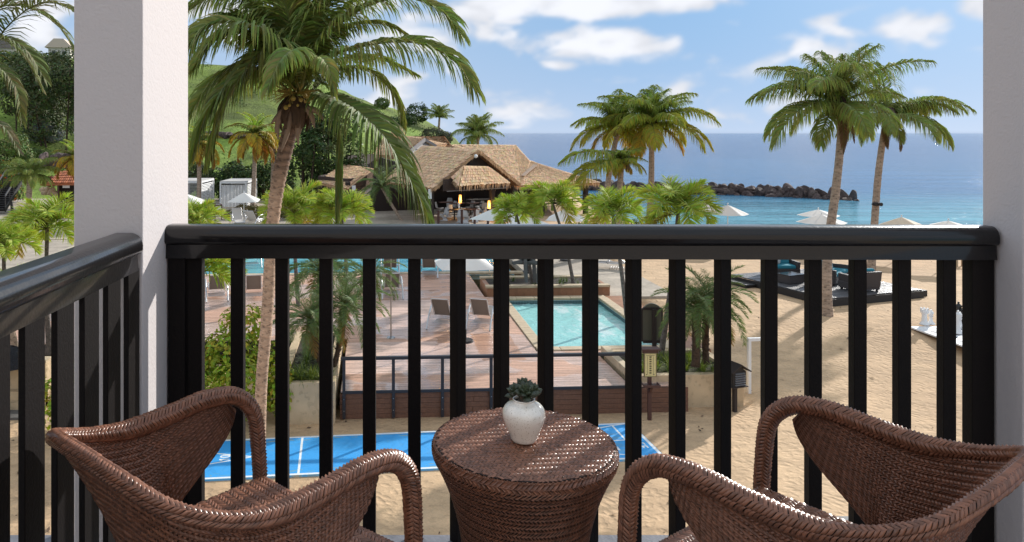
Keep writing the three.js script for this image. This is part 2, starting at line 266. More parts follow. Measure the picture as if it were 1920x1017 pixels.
// ---- green headland
const ridgeY = [[-900, 30], [-100, 90], [0, 98], [137, 106], [350, 116], [500, 128], [600, 152], [640, 165], [670, 180], [700, 194], [740, 207], [780, 220], [820, 238], [850, 256], [880, 300], [920, 420], [1100, 480]];
const ridgeAt = (px) => { let i = 0; while (i < ridgeY.length - 2 && ridgeY[i + 1][0] < px) i++; const [a, b] = [ridgeY[i], ridgeY[i + 1]]; return EYE + (CY - lerp(a[1], b[1], clamp((px - a[0]) / (b[0] - a[0])))) / F * 130; };
const hillAt = (x, d) => {
  const px = CX + x / d * F, top = ridgeAt(px), t = (d - 70) / 60;
  let h = 0.5 + (top - 0.5) * (t < 1 ? Math.pow(sstep(0, 1.25, t) / sstep(0, 1.25, 1), 0.8) : 1 - 0.6 * sstep(1, 2.4, t));
  if (t < 0) h = 0.2;
  return h + sstep(0, 0.4, t) * ((fbm(x * 0.09 + 3, d * 0.09, 4) - 0.5) * 1.6 + (Math.abs(((h * 0.55) % 1) - 0.5) - 0.25) * 0.5) * (top > 3 ? 1 : 0.2);
};
{
  const g = grid(150, 60, (u, v) => { const d = 69 + 160 * v * v + v * 10, px = -900 + 1950 * u, x = (px - CX) / F * d; const q = V(x, hillAt(x, d), -d); q.u = x; q.v = d; return q; });
  tint(g, (p) => { const n = fbm(p.x * 0.13, p.z * 0.13 + 50, 4), m = fbm(p.x * 0.5 + 7, p.z * 0.5, 3), dk = sstep(0.52, 0.62, n) * 0.45; const k = 1 - dk + (m - 0.5) * 0.5; return [k * (1 + (n - 0.5) * 0.3), k, k * 0.9]; });
  struct('hill', g, M.grassHill);
}
// ---- the frame of the pool terrace
const DECK = 0.65, TH = 3.3 * Math.PI / 180, O1 = V(-1.74, 0, -18.06), E1 = V(Math.cos(TH), 0, -Math.sin(TH)), E2 = V(-Math.sin(TH), 0, -Math.cos(TH));
const D = (u, y, v) => V(O1.x + E1.x * u + E2.x * v, y, O1.z + E1.z * u + E2.z * v);
const onDeck = (o) => { o.rotation.y = TH; o.position.copy(V(O1.x, 0, O1.z)); return o; };   // local x = u, local z = -v
const slab = (u0, u1, y0, y1, v0, v1) => box(u1 - u0, y1 - y0, v1 - v0, (u0 + u1) / 2, (y0 + y1) / 2, -(v0 + v1) / 2);
// patio of pale stone towards the restaurant and the cabanas
{
  const s = new THREE.Group(); s.name = 'patio'; s.userData = { kind: 'structure' }; onDeck(s); scene.add(s);
  mesh('paving', mg([slab(-60, -16, 0.3, 0.62, 4, 27), slab(-60, 9, 0.3, 0.62, 27.3, 62), slab(7.6, 12.5, 0.3, 0.585, 10.2, 27.3)]), M.patio, s);
  const edge = []; for (let i = 0; i < 8; i++) edge.push(slab(9.55, 10.5, 0.2, 0.625, 3 + i * 0.9, 3 + i * 0.9 + 0.885)); edge.forEach((g) => mesh('tile', g, M.terracotta, s));
}
// timber deck, plank by plank
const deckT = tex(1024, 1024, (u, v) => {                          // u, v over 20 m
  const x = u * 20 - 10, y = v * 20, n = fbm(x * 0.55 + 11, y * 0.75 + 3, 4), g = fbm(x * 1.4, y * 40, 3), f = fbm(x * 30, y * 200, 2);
  let pale = sstep(0.47, 0.53, n + 0.05 * (g - 0.5));  // bleached wood, with some sky sheen of wet boards put into the colour
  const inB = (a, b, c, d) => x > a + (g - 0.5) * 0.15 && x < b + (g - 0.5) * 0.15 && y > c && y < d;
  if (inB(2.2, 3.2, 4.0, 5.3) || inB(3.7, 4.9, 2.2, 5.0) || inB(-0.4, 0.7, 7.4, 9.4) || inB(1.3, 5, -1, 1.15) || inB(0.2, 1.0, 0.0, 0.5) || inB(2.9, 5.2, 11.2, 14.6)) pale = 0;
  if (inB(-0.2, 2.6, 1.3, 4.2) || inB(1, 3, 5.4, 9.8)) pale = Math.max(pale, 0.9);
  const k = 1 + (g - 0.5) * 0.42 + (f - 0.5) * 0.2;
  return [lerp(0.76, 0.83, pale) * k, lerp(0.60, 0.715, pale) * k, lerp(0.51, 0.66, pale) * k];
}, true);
const deckR = tex(512, 512, (u, v) => { const x = u * 20 - 10, y = v * 20, n = fbm(x * 0.55 + 11, y * 0.75 + 3, 4); return 0.72 - 0.6 * sstep(0.46, 0.53, n) + 0.12 * (fbm(x * 4, y * 12, 3) - 0.5); });
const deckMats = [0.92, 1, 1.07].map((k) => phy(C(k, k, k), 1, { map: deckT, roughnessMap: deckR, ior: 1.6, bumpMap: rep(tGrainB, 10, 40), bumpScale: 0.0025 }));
{
  const s = new THREE.Group(); s.name = 'timber_deck'; s.userData = { kind: 'structure' }; onDeck(s); scene.add(s);
  const r = rng(5), pitch = 0.145;
  for (let i = 0; i < 103; i++) {
    const v0 = i * pitch + 0.003, v1 = v0 + pitch - 0.012, e = v0 < 2.5 && v0 > 0.2 ? 7.05 : v0 < 0.3 ? 8.4 : v0 < 2.95 ? 9.5 : v0 < 10.15 ? 5.38 : 4.95;
    const cuts = v0 < 4.55 ? [-0.08, e] : [-15.9, -8 + r() * 1.5, -1.5 + r() * 1.5, e];
    for (let j = 0; j < cuts.length - 1; j++) {
      const g = new THREE.BoxGeometry(cuts[j + 1] - cuts[j] - 0.005, 0.035, v1 - v0); xf(g, (cuts[j] + cuts[j + 1]) / 2, DECK - 0.0175 + (r() - 0.5) * 0.004, -(v0 + v1) / 2);
      const p = g.attributes.position, uv = g.attributes.uv; for (let q = 0; q < p.count; q++) uv.setXY(q, p.getX(q) / 20 + 0.5, -p.getZ(q) / 20);
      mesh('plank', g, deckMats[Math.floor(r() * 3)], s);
    }
  }
  mesh('underlay', mg([slab(-15.9, 4.9, 0.1, DECK - 0.045, 4.6, 14.95), slab(-0.06, 5.35, 0.1, DECK - 0.045, 0.03, 4.6)]), M.woodBlack, s);
}
// timber retaining wall under the deck edge
{
  const w = onDeck(thing('retaining_wall', 'brown timber board wall holding up the edge of the pool deck', 'wall'));
  const r = rng(8);
  for (let k = 0; k < 5; k++) for (const [a, b] of [[-0.1, 2.9 + r() * 1.2], [4.2, 8.5]]) { const a1 = a < 0 ? a : w.userData.c; w.userData.c = b; mesh('board', rbox(b - a1 - 0.006, 0.117, 0.05, 0.008, (a1 + b) / 2, 0.06 + k * 0.121, 0.035 + r() * 0.006, 0, 0, 0, 1), M.woodDark, w); }
  delete w.userData.c;
}
// low rail along the deck edge
{
  const w = onDeck(thing('deck_railing', 'low dark metal railing along the edge of the wet timber deck', 'railing'));
  mesh('top_rail', rbox(7.15, 0.075, 0.11, 0.02, 3.5, 1.475, 0.10), M.railNavy, w);
  mesh('bottom_rail', rbox(7.0, 0.07, 0.05, 0.01, 3.5, 0.66, 0.10), M.railNavy, w);
  for (let k = 0; k < 7; k++) { const p = mesh('post', rbox(0.075, 1.42, 0.06, 0.008, k * 1.19, 0.735, 0.10), M.railNavy, w); for (const y of [0.22, 0.5]) mesh('bolt', xf(cyl(0.012, 0.012, 0.012, 0, 0, 0, 8), k * 1.19, y, 0.13, Math.PI / 2), M.steel, p); }
}
// plunge pool
{
  const p = onDeck(thing('plunge_pool', 'small square plunge pool with churning turquoise water and pale stone coping', 'pool'));
  const [u0, u1, v0, v1] = [5.72, 9.25, 3.35, 9.75], y = DECK + 0.02;
  for (let i = 0; i < 6; i++) { const a = u0 - 0.3 + i * (u1 - u0 + 0.6) / 6, b = a + (u1 - u0 + 0.6) / 6 - 0.008; mesh('coping', rbox(b - a, 0.09, 0.34, 0.02, (a + b) / 2, y - 0.03, -(v0 - 0.15)), M.coping, p); mesh('coping', rbox(b - a, 0.09, 0.34, 0.02, (a + b) / 2, y - 0.03, -(v1 + 0.15)), M.coping, p); }
  for (let i = 0; i < 9; i++) { const a = v0 + 0.02 + i * (v1 - v0 - 0.04) / 9, b = a + (v1 - v0 - 0.04) / 9 - 0.008; for (const u of [u0 - 0.15, u1 + 0.15]) mesh('coping', rbox(0.34, 0.09, b - a, 0.02, u, y - 0.03, -(a + b) / 2), M.coping, p); }
  const basin = []; for (const [a, b, c, d] of [[u0 - 0.05, u0, v0, v1], [u1, u1 + 0.05, v0, v1], [u0, u1, v0 - 0.05, v0], [u0, u1, v1, v1 + 0.05]]) basin.push(slab(a, b, -0.6, DECK - 0.075, c, d)); mesh('basin_wall', mg(basin), std(C(0.62, 0.78, 0.78), 0.5), p);
  const tl = []; const n = 60; for (let i = 0; i < n; i++) { const s = (u1 - u0) / n; for (const yy of [0.47, 0.535]) { tl.push(box(s - 0.006, 0.058, 0.01, u0 + (i + 0.5) * s, yy, -v1 + 0.006)); } } for (let i = 0; i < 100; i++) { const s = (v1 - v0) / 100; for (const yy of [0.47, 0.535]) tl.push(box(0.01, 0.058, s - 0.006, u1 - 0.006, yy, -(v0 + (i + 0.5) * s)), box(0.01, 0.058, s - 0.006, u0 + 0.006, yy, -(v0 + (i + 0.5) * s))); }
  const tm = mesh('waterline_tiles', mg(tl), M.tileBlue, p); tm.userData.kind = 'stuff';
  const g = grid(90, 150, (a, b) => { const u = lerp(u0 + 0.012, u1 - 0.012, a), v = lerp(v0, v1, b), fo = sstep(0.45, 0.75, fbm(u * 0.9 + 4, v * 0.6, 3)); const q = V(u, 0.445 + 0.055 * (fbm(u * 3.2, v * 3.2, 4) - 0.5) + 0.05 * fo * (fbm(u * 9, v * 9, 3) - 0.5), -v); q.u = u / 2; q.v = v / 2; return q; });
  tint(g, (q) => { const u = q.x, v = -q.z, foam = sstep(0.54, 0.70, fbm(u * 1.1 + 4, v * 0.8, 4) * 0.62 + fbm(u * 7, v * 4, 3) * 0.38) * 0.55; return [lerp(0.34, 0.85, foam), lerp(0.68, 0.9, foam), lerp(0.66, 0.9, foam)]; });
  mesh('water', g, phy(C(1, 1, 1), 0.1, { vertexColors: true, ior: 1.33, bumpMap: rep(tPool, 1.6), bumpScale: 0.012 }), p);
}
// large pool beyond the deck
{
  const p = onDeck(thing('swimming_pool', 'large turquoise swimming pool at the far end of the timber deck', 'pool'));
  const blue = grid(60, 30, (a, b) => { const q = V(lerp(-30, 7.1, a), 0.5, -lerp(15.35, 26.9, b)); q.u = q.x / 3; q.v = -q.z / 3; return q; });
  tint(blue, (q) => { const n = fbm(q.x * 0.4, q.z * 1.4, 4), k = sstep(0.4, 0.62, n); return [lerp(0.055, 0.16, k), lerp(0.30, 0.50, k), lerp(0.40, 0.56, k)]; });
  mesh('water', blue, phy(C(1, 1, 1), 0.08, { vertexColors: true, ior: 1.33, bumpMap: rep(tPool, 1), bumpScale: 0.02 }), p);
  for (let i = 0; i < 24; i++) { const a = -30 + i * 1.56; mesh('coping', rbox(1.55, 0.1, 0.36, 0.02, a + 0.775, DECK - 0.02, -15.17), M.coping, p); }
  mesh('ledge', slab(-30, 7.1, 0.3, 0.50 - 0.02, 15.35, 16.6), std(C(0.55, 0.7, 0.66), 0.6), p);
}
// bench-high planter behind the plunge pool
{
  const p = onDeck(thing('planter', 'low planter with rendered orange front and cream cap behind the plunge pool', 'planter'));
  mesh('wall', mg([slab(5.1, 9.9, 0.4, 0.93, 10.42, 10.6), slab(5.1, 9.9, 0.4, 0.93, 12.2, 12.4), slab(5.1, 5.28, 0.4, 0.93, 10.6, 12.2), slab(9.72, 9.9, 0.4, 0.93, 10.6, 12.2)]), M.terracotta, p);
  for (let i = 0; i < 5; i++) mesh('cap', rbox(0.965, 0.09, 0.32, 0.02, 5.52 + i * 0.975, 0.97, -10.5), M.coping, p);
  mesh('back_cap', rbox(4.85, 0.09, 0.3, 0.02, 7.5, 0.97, -12.3), M.coping, p);
  mesh('soil', slab(5.28, 9.72, 0.5, 0.95, 10.66, 12.15), M.soil, p);
}
// stone planter right of the deck, and stone planter left of it
function stonePlanter(label, u0, u1, v0, v1, top, capLeft) {
  const p = onDeck(thing('planter', label, 'planter')), t = 0.2;
  mesh('wall', mg([slab(u0, u1, -0.1, top, v0, v0 + t), slab(u0, u1, -0.1, top, v1 - t, v1), slab(u0, u0 + t, -0.1, top, v0 + t, v1 - t), slab(u1 - t, u1, -0.1, top, v0 + t, v1 - t)]), M.stone, p);
  mesh('soil', slab(u0 + t, u1 - t, 0, top - 0.08, v0 + t, v1 - t), M.soil, p);
  if (capLeft) mesh('kerb', rbox(0.2, 0.2, v1 - v0 + 0.1, 0.02, u0 + 0.02, top + 0.0, -(v0 + v1) / 2), M.coping, p);
  return p;
}
stonePlanter('stained stone planter of grassy plants beside the timber board wall', 7.18, 10.05, 0.22, 2.5, 0.82, true);
stonePlanter('pale stone planter holding feathery palms at the deck corner', -1.6, -0.2, -0.32, 4.3, 0.98);
// shuffleboard court
const courtO = V(5.19, 0, -16.75), courtA = Math.atan2(0.106, 1);   // middle of the right-hand end; the court runs to the left
{
  const L = 11.9, Wd = 1.92, cv = document.createElement('canvas'); cv.width = 2048; cv.height = 330; const c = cv.getContext('2d'), sx = 2048 / L, sy = 330 / Wd;
  c.fillStyle = '#37a4ea'; c.fillRect(0, 0, 2048, 330);
  const r = rng(77);
  for (let i = 0; i < 900; i++) { c.fillStyle = r() < 0.6 ? 'rgba(150,190,225,0.06)' : 'rgba(20,80,140,0.07)'; c.beginPath(); c.ellipse(r() * 2048, r() * 330, 4 + r() * 40, 2 + r() * 7, r() * 3, 0, 7); c.fill(); }
  for (let i = 0; i < 60; i++) { c.strokeStyle = r() < 0.5 ? 'rgba(200,215,225,0.25)' : 'rgba(150,135,120,0.28)'; c.lineWidth = 1 + r() * 2; c.beginPath(); const x = r() < 0.5 ? 1500 + r() * 400 : r() * 2048, y = r() * 330; c.moveTo(x, y); c.lineTo(x + 20 + r() * 90, y + (r() - 0.5) * 60); c.stroke(); }
  for (let i = 0; i < 300; i++) { c.fillStyle = 'rgba(190,160,120,0.25)'; c.beginPath(); c.arc(r() * 2048, r() < 0.5 ? r() * 30 : 300 + r() * 30, 1 + r() * 3, 0, 7); c.fill(); }
  for (let i = 0; i < 420; i++) { const top = r() < 0.5, x = r() * 2048, dd = Math.pow(r(), 2.4) * 46; c.fillStyle = 'rgba(196,164,122,' + (0.18 + r() * 0.4).toFixed(2) + ')'; c.beginPath(); c.ellipse(x, top ? dd : 330 - dd, 3 + r() * 22, 1 + r() * 4, (r() - 0.5) * 0.5, 0, 7); c.fill(); }
  for (let i = 0; i < 160; i++) { c.fillStyle = r() < 0.5 ? 'rgba(120,150,170,0.18)' : 'rgba(165,150,140,0.2)'; c.beginPath(); c.ellipse(1560 + r() * 380, 60 + r() * 220, 6 + r() * 40, 2 + r() * 8, (r() - 0.5) * 0.7, 0, 7); c.fill(); }
  c.strokeStyle = '#eef1f2'; c.lineCap = 'butt';
  const ln = (pts, w = 0.045) => { c.lineWidth = w * sx; c.beginPath(); pts.forEach(([x, y], i) => c[i ? 'lineTo' : 'moveTo'](x * sx, (y + Wd / 2) * sy)); c.stroke(); };
  const h = Wd / 2 - 0.04;
  ln([[0.04, -h], [L - 0.04, -h], [L - 0.04, h], [0.04, h], [0.04, -h]], 0.07);
  for (const e of [0, 1]) {
    const X = (x) => e ? L - x : x, m = h * 0.9;
    ln([[X(0.04), -h], [X(0.50), -m], [X(3.2), 0], [X(0.50), m], [X(0.04), h]]); ln([[X(0.50), -m], [X(0.50), m]]); ln([[X(1.4), -m * 0.66], [X(1.4), m * 0.66]]); ln([[X(2.3), -m * 0.33], [X(2.3), m * 0.33]]); ln([[X(0.5), 0], [X(2.3), 0]]); ln([[X(0.27), -0.33], [X(0.27) + (e ? 0.22 : -0.22), -0.40]], 0.04); ln([[X(4.2), -h], [X(4.2), h]], 0.05);
    c.fillStyle = '#eef1f2'; c.textAlign = 'center'; c.textBaseline = 'middle';
    const word = (s, x, y, px) => { c.save(); c.translate(X(x) * sx, (y + Wd / 2) * sy); c.rotate(e ? Math.PI / 2 : -Math.PI / 2); c.font = 'bold ' + px + 'px sans-serif'; c.fillText(s, 0, 0); c.restore(); };
    word('10', 2.62, 0, 50); word('8', 1.85, -0.27, 58); word('8', 1.85, 0.27, 58); word('7', 0.95, -0.42, 62); word('7', 0.95, 0.42, 62); word('10 OFF', 0.26, 0, 50);
  }
  for (let i = 0; i < 700; i++) { c.fillStyle = r() < 0.6 ? 'rgba(46,140,205,0.5)' : 'rgba(190,165,130,0.4)'; c.fillRect(r() * 2048, r() * 330, 1 + r() * 5, 1 + r() * 2); }
  const t = new THREE.CanvasTexture(cv); t.colorSpace = THREE.SRGBColorSpace; t.wrapS = t.wrapT = THREE.ClampToEdgeWrapping;
  const g = new THREE.BoxGeometry(L, 0.05, Wd); xf(g, -L / 2, 0.012, 0);
  const o = thing('shuffleboard_court', 'blue shuffleboard court with white painted lines and numbers on the sand', 'court', courtO, courtA);
  const p = g.attributes.position, uv = g.attributes.uv; for (let i = 0; i < p.count; i++) uv.setXY(i, p.getX(i) / L + 1, 0.5 - p.getZ(i) / Wd);
  mesh('painted_surface', g, std(C(0.92, 0.92, 0.92), 0.6, { map: t, bumpMap: rep(tFine, 10, 2), bumpScale: 0.002 }), o);
}
// stepping slabs in the sand below the balcony
{
  const p = thing('paving_slabs', 'grey stone slabs set in the sand below the right chair', 'paving');
  const r = rng(4); for (let i = 0; i < 3; i++) for (let j = 0; j < 3; j++) mesh('slab', rbox(0.76, 0.08, 0.76, 0.02, 6.9 + i * 0.8 + r() * 0.02, 0.005 + r() * 0.006, -13.0 + j * 0.8 + r() * 0.02), std(C(0.36, 0.35, 0.33).multiplyScalar(0.85 + r() * 0.3), 0.9, { map: rep(tBlotch, 1) }), p);
}
// fallen dry leaves and twigs on the sand
{
  const S = soup(), r = rng(71);
  for (let i = 0; i < 420; i++) { const d = 12.5 + Math.pow(r(), 1.4) * 34, x = (-0.75 + r() * 1.7) * d * 0.75, y = rise(x, d); if (y < -0.3) continue; const a = r() * 6.28, l = 0.025 + r() * r() * 0.11, w = l * (0.12 + r() * 0.4), k = 0.5 + r(), c = [0.10 * k, 0.06 * k, 0.035 * k], p = V(x, y + 0.02 + r() * 0.015, -d), t = V(Math.cos(a) * l, (r() - 0.3) * l * 0.4, Math.sin(a) * l), n = V(-Math.sin(a) * w, 0.01, Math.cos(a) * w); S.quad(p.clone().sub(t), p.clone().add(n), p.clone().add(t), p.clone().sub(n), c); }
  const m = mesh('fallen_leaves', S.build(), std(C(1, 1, 1), 0.9, { vertexColors: true, side: THREE.DoubleSide })); m.userData = { kind: 'stuff', label: 'dry leaves and twigs scattered over the beach sand', category: 'leaf litter' };
}
// breakwater of dark boulders
const rockG = []; for (let k = 0; k < 7; k++) {
  const r = rng(100 + k); let g = mergeVertices(new THREE.IcosahedronGeometry(1, 3).deleteAttribute('uv').deleteAttribute('normal'), 1e-4); const p = g.attributes.position, v = V();
  const cuts = []; for (let i = 0; i < 17; i++) cuts.push([V(r() - 0.5, r() - 0.5, r() - 0.5).normalize(), 0.5 + r() * 0.28]);
  for (let i = 0; i < p.count; i++) { v.fromBufferAttribute(p, i); for (const [n, h] of cuts) { const q = v.dot(n) - h; if (q > 0) v.addScaledVector(n, -q * 0.9); } v.multiplyScalar(1 + 0.10 * (fbm(v.x * 2 + k * 9 + 20, v.y * 2 + v.z * 1.7 + 20, 3) - 0.5)); p.setXYZ(i, v.x, v.y, v.z); }
  g.computeVertexNormals(); g = triUV(g, 1); g.computeVertexNormals(); const uv = g.attributes.uv.clone(); g.deleteAttribute('uv'); g.deleteAttribute('normal'); const w = mergeVertices(g, 1e-4); w.computeVertexNormals(); const n2 = w.toNonIndexed(); n2.setAttribute('uv', uv); rockG.push(tint(n2, () => 1));
}
const rockMats = [0.75, 1, 1.25, 1.6].map((k, i) => { const m = M.rock.clone(); m.color.multiplyScalar(k); if (i === 3) m.color.g *= 1.06; m.vertexColors = false; return m; });
{
  const b = thing('breakwater', 'breakwater of dark piled boulders standing in the sea', 'breakwater');
  const r = rng(31), A = [W(980, 356, 106), W(1140, 360, 102), W(1300, 364, 97), W(1420, 368, 94), W(1530, 372, 90), W(1614, 377, 87)];
  const cv = new THREE.CatmullRomCurve3(A);
  for (let i = 0; i < 255; i++) {
    const t = Math.pow(r(), 0.9), p = cv.getPointAt(t), end = sstep(1, 0.82, t), row = r(), hh = row * lerp(0.25, 1.0, end), back = (1 - Math.abs(row * 1.6 - 1)) ;
    const s = lerp(0.4, 0.84, r()) * lerp(0.62, 1, end), m = mesh('rock', rockG[i % 7], rockMats[Math.floor(r() * 3.4)], b);
    m.position.set(p.x + (r() - 0.5) * 1, -1.25 + hh * 1.15, p.z - hh * 2.6 - r() * 0.4 + 0.3); m.rotation.set(r() * 6, r() * 6, r() * 6); m.scale.set(s * (0.8 + r() * 0.5), s * (0.7 + r() * 0.3), s * (0.8 + r() * 0.5));
  }
  for (let i = 0; i < 40; i++) { const p = cv.getPointAt(i / 39), m = mesh('rock', rockG[i % 7], rockMats[i % 2], b), end = sstep(1, 0.85, i / 39); m.position.set(p.x, -1.0 + 0.3 * end, p.z - 1.7); m.rotation.set(i, i * 2, i * 3); m.scale.set(1.5, 0.6 * lerp(0.5, 1, end), 1.2); }
}

// ================================================================ THE BALCONY
const FLOOR = 5.5;
struct('balcony_floor', mg([box(4.6, 0.2, 6.1, 0.85, FLOOR - 0.1, 0.45), box(0.9, 0.2, 5.2, -1.9, FLOOR - 0.1, 0.9)]), M.tileFloor);
struct('house_wall', box(13, 9.5, 0.3, 0.5, 4.75, 3.6), M.facade);
{ const c = tag(mesh('column', triUV(new RoundedBoxGeometry(0.216, 2.9, 0.47, 2, 0.008)), M.plaster), 'square white plastered column left of the front railing', 'column'); c.position.set(-0.852 - 0.108, FLOOR + 1.45, -(2.325 + 0.235)); }
{ const c = tag(mesh('column', triUV(new RoundedBoxGeometry(0.5, 2.9, 0.178, 2, 0.008)), M.plaster), 'white plastered column at the right end of the front railing', 'column'); c.position.set(1.962 + 0.25, FLOOR + 1.45, -2.498); }
// moulded handrail section, run along local x
function railGeo(len) {
  const s = new THREE.Shape(), w = 0.046, cap = 0.052;
  s.moveTo(-w, -cap + 0.012); s.quadraticCurveTo(-w, -cap, -w + 0.010, -cap); s.lineTo(-w + 0.016, -cap - 0.006); s.lineTo(-w + 0.012, -0.1); s.lineTo(w - 0.012, -0.1); s.lineTo(w - 0.016, -cap - 0.006); s.lineTo(w - 0.010, -cap); s.quadraticCurveTo(w, -cap, w, -cap + 0.012);
  s.bezierCurveTo(w + 0.002, -0.012, w - 0.014, -0.001, 0.018, 0); s.lineTo(-0.018, 0); s.bezierCurveTo(-w + 0.014, -0.001, -w - 0.002, -0.012, -w, -cap + 0.012);
  const g = new THREE.ExtrudeGeometry(s, { depth: len - 0.012, steps: 1, curveSegments: 10, bevelEnabled: true, bevelSize: 0.006, bevelThickness: 0.006, bevelSegments: 3 });
  g.translate(0, 0, -len / 2 + 0.006); g.rotateY(Math.PI / 2); let q = triUV(g, 1); q.deleteAttribute('normal'); q.deleteAttribute('uv'); q = mergeVertices(q, 1e-5); q.computeVertexNormals(); const n = q.toNonIndexed(); return triUV(n, 1);
}
import { toCreasedNormals } from 'three/addons/utils/BufferGeometryUtils.js';
{
  const b = thing('front_railing', 'glossy black balcony railing with moulded handrail between the two columns', 'railing', V(0.55, 0, -2.56), -0.012);
  const X = (px, d = 2.55) => (px - CX) / F * d - 0.55;
  const x0 = X(311), x1 = X(1853);
  mesh('handrail', toCreasedNormals(railGeo(x1 - x0), 0.6), M.blackGloss, b).position.set((x0 + x1) / 2, 6.58, 0);
  const h = 6.485 - FLOOR;
  const bal = rbox(0.044, h, 0.037, 0.0025, 0, 0, 0, 0, 0, 0, 2);
  [443, 527, 610, 692, 777].forEach((px) => { mesh('baluster', bal, M.black, b).position.set(X(px), FLOOR + h / 2, 0); });
  [[859, 42], [941, 40], [1024, 36], [1108, 32], [1189, 27], [1271, 24], [1356, 19]].forEach(([px, a]) => { const m = mesh('baluster', bal, M.black, b); m.position.set(X(px), FLOOR + h / 2, 0); m.rotation.y = a * Math.PI / 180; });
  [1443, 1525, 1608, 1690, 1773].forEach((px) => { mesh('baluster', bal, M.black, b).position.set(X(px), FLOOR + h / 2, 0); });
  mesh('end_post', mg([rbox(0.058, h, 0.06, 0.003, X(331), FLOOR + h / 2, 0), rbox(0.055, h, 0.04, 0.003, X(361), FLOOR + h / 2, -0.006)]), M.black, b);
  mesh('end_post', rbox(0.075, h, 0.05, 0.003, X(1832), FLOOR + h / 2, 0), M.black, b);
}
{
  const b = thing('side_railing', 'glossy black balcony railing running back from the left column', 'railing', V(-0.905, 0, -1.2));
  const m = mesh('handrail', toCreasedNormals(railGeo(2.24), 0.6), M.blackGloss, b); m.rotation.y = Math.PI / 2; m.position.set(0, 6.585, 0); m.scale.set(1, 1.04, 1.12);
  const h = 6.48 - FLOOR, bal = rbox(0.016, h, 0.09, 0.0025);
  for (let i = 0; i < 12; i++) mesh('baluster', bal, M.black, b).position.set(0.036, FLOOR + h / 2, 1.2 - 2.27 + 0.01 + i * 0.148 - 0.02);
}

// ================================================================ PLANTS
const GREEN = { coco: [[0.17, 0.225, 0.045], [0.31, 0.355, 0.075]], adon: [[0.25, 0.39, 0.035], [0.52, 0.58, 0.07]], date: [[0.12, 0.19, 0.06], [0.21, 0.27, 0.085]], yellow: [[0.2, 0.24, 0.03], [0.62, 0.38, 0.03]], golden: [[0.14, 0.22, 0.035], [0.33, 0.38, 0.04]], dead: [[0.16, 0.09, 0.045], [0.24, 0.15, 0.07]] };
// one pinnate leaf: a stalk curve with two rows of drooping leaflets
function frondGeo(pts, o) {
  const { n = 50, L = 0.8, w = 0.045, droop = 0.6, r0 = 0.022, bare = 0.12, ang0 = 70, ang1 = 25, col = GREEN.coco, seed = 1, lift = 0.15, seg = 3, ragged = 0.1, bunch = 0, tipYellow = 0.3, twist = 0, stalk = [0.16, 0.19, 0.035] } = o;
  const cv = new THREE.CatmullRomCurve3(pts, false, 'centripetal'), S = soup(), r = rng(seed), up = V(0, 1, 0), T = V(), B = V(), N = V();
  const frame = (t) => { cv.getTangentAt(clamp(t, 0, 1), T); B.crossVectors(T, up); if (B.lengthSq() < 0.02) B.set(T.z, 0, -T.x).add(V(0.01, 0, 0.02)); B.normalize(); if (twist) B.applyAxisAngle(T, twist * t); N.crossVectors(B, T).normalize(); };
  const K = 14; let ring0 = null;
  for (let i = 0; i <= K; i++) { const t = i / K, c = cv.getPointAt(t), R = lerp(r0, r0 * 0.16, t); frame(t); const ring = [B.clone().multiplyScalar(R * 1.2).add(c), N.clone().multiplyScalar(R * 0.7).add(c), B.clone().multiplyScalar(-R * 1.2).add(c), N.clone().multiplyScalar(-R).add(c)]; if (ring0) for (let q = 0; q < 4; q++) S.quad(ring0[q], ring[q], ring[(q + 1) % 4], ring0[(q + 1) % 4], stalk); ring0 = ring; }
  for (let i = 0; i < n; i++) for (const s of [-1, 1]) {
    const t0 = bare + (1 - bare) * (i + (r() - 0.5) * 0.7) / n, t = clamp(t0, 0.01, 0.995), u = (t - bare) / (1 - bare); frame(t);
    const base = cv.getPointAt(t), prof = Math.pow(Math.sin(Math.PI * clamp(0.12 + u * 0.80)), 0.7) * (1 - 0.35 * u), len = L * prof * (1 - r() * ragged) + 0.03;
    const a = lerp(ang0, ang1, u) * Math.PI / 180 + (r() - 0.5) * 0.22;
    const d = T.clone().multiplyScalar(Math.cos(a)).addScaledVector(B, s * Math.sin(a)).addScaledVector(N, lift + (r() - 0.5) * (0.2 + bunch)).normalize();
    const wd = T.clone().addScaledVector(d, -T.dot(d)); if (wd.lengthSq() < 1e-4) wd.copy(N); wd.normalize().applyAxisAngle(d, (r() - 0.5) * 0.9 - s * 0.35);
    const mix = clamp(r() * 0.6 + tipYellow * u * (0.4 + r())), cb = [0, 1, 2].map((k) => lerp(col[0][k], col[1][k], mix) * (0.8 + r() * 0.4));
    let p = base, pw = w * 0.55, dir = d.clone(); const dr = droop * (0.7 + r() * 0.6);
    for (let j = 1; j <= seg; j++) {
      const q = p.clone().addScaledVector(dir, len / seg); const nw = w * [0, 1, 0.8, 0.55, 0.3][Math.min(4, j + (seg === 2 ? 1 : 0))] * (j === seg ? 0.05 : 1), ck = cb.map((x, k) => x * (1 + (j === seg ? 0.12 * (k < 2 ? 1 : 0) : 0)));
      S.quad(p.clone().addScaledVector(wd, pw / 2), q.clone().addScaledVector(wd, nw / 2), q.clone().addScaledVector(wd, -nw / 2), p.clone().addScaledVector(wd, -pw / 2), ck);
      p = q; pw = nw; dir.y -= dr * (0.3 + 0.7 * j / seg); dir.normalize();
    }
  }
  return S.build();
}
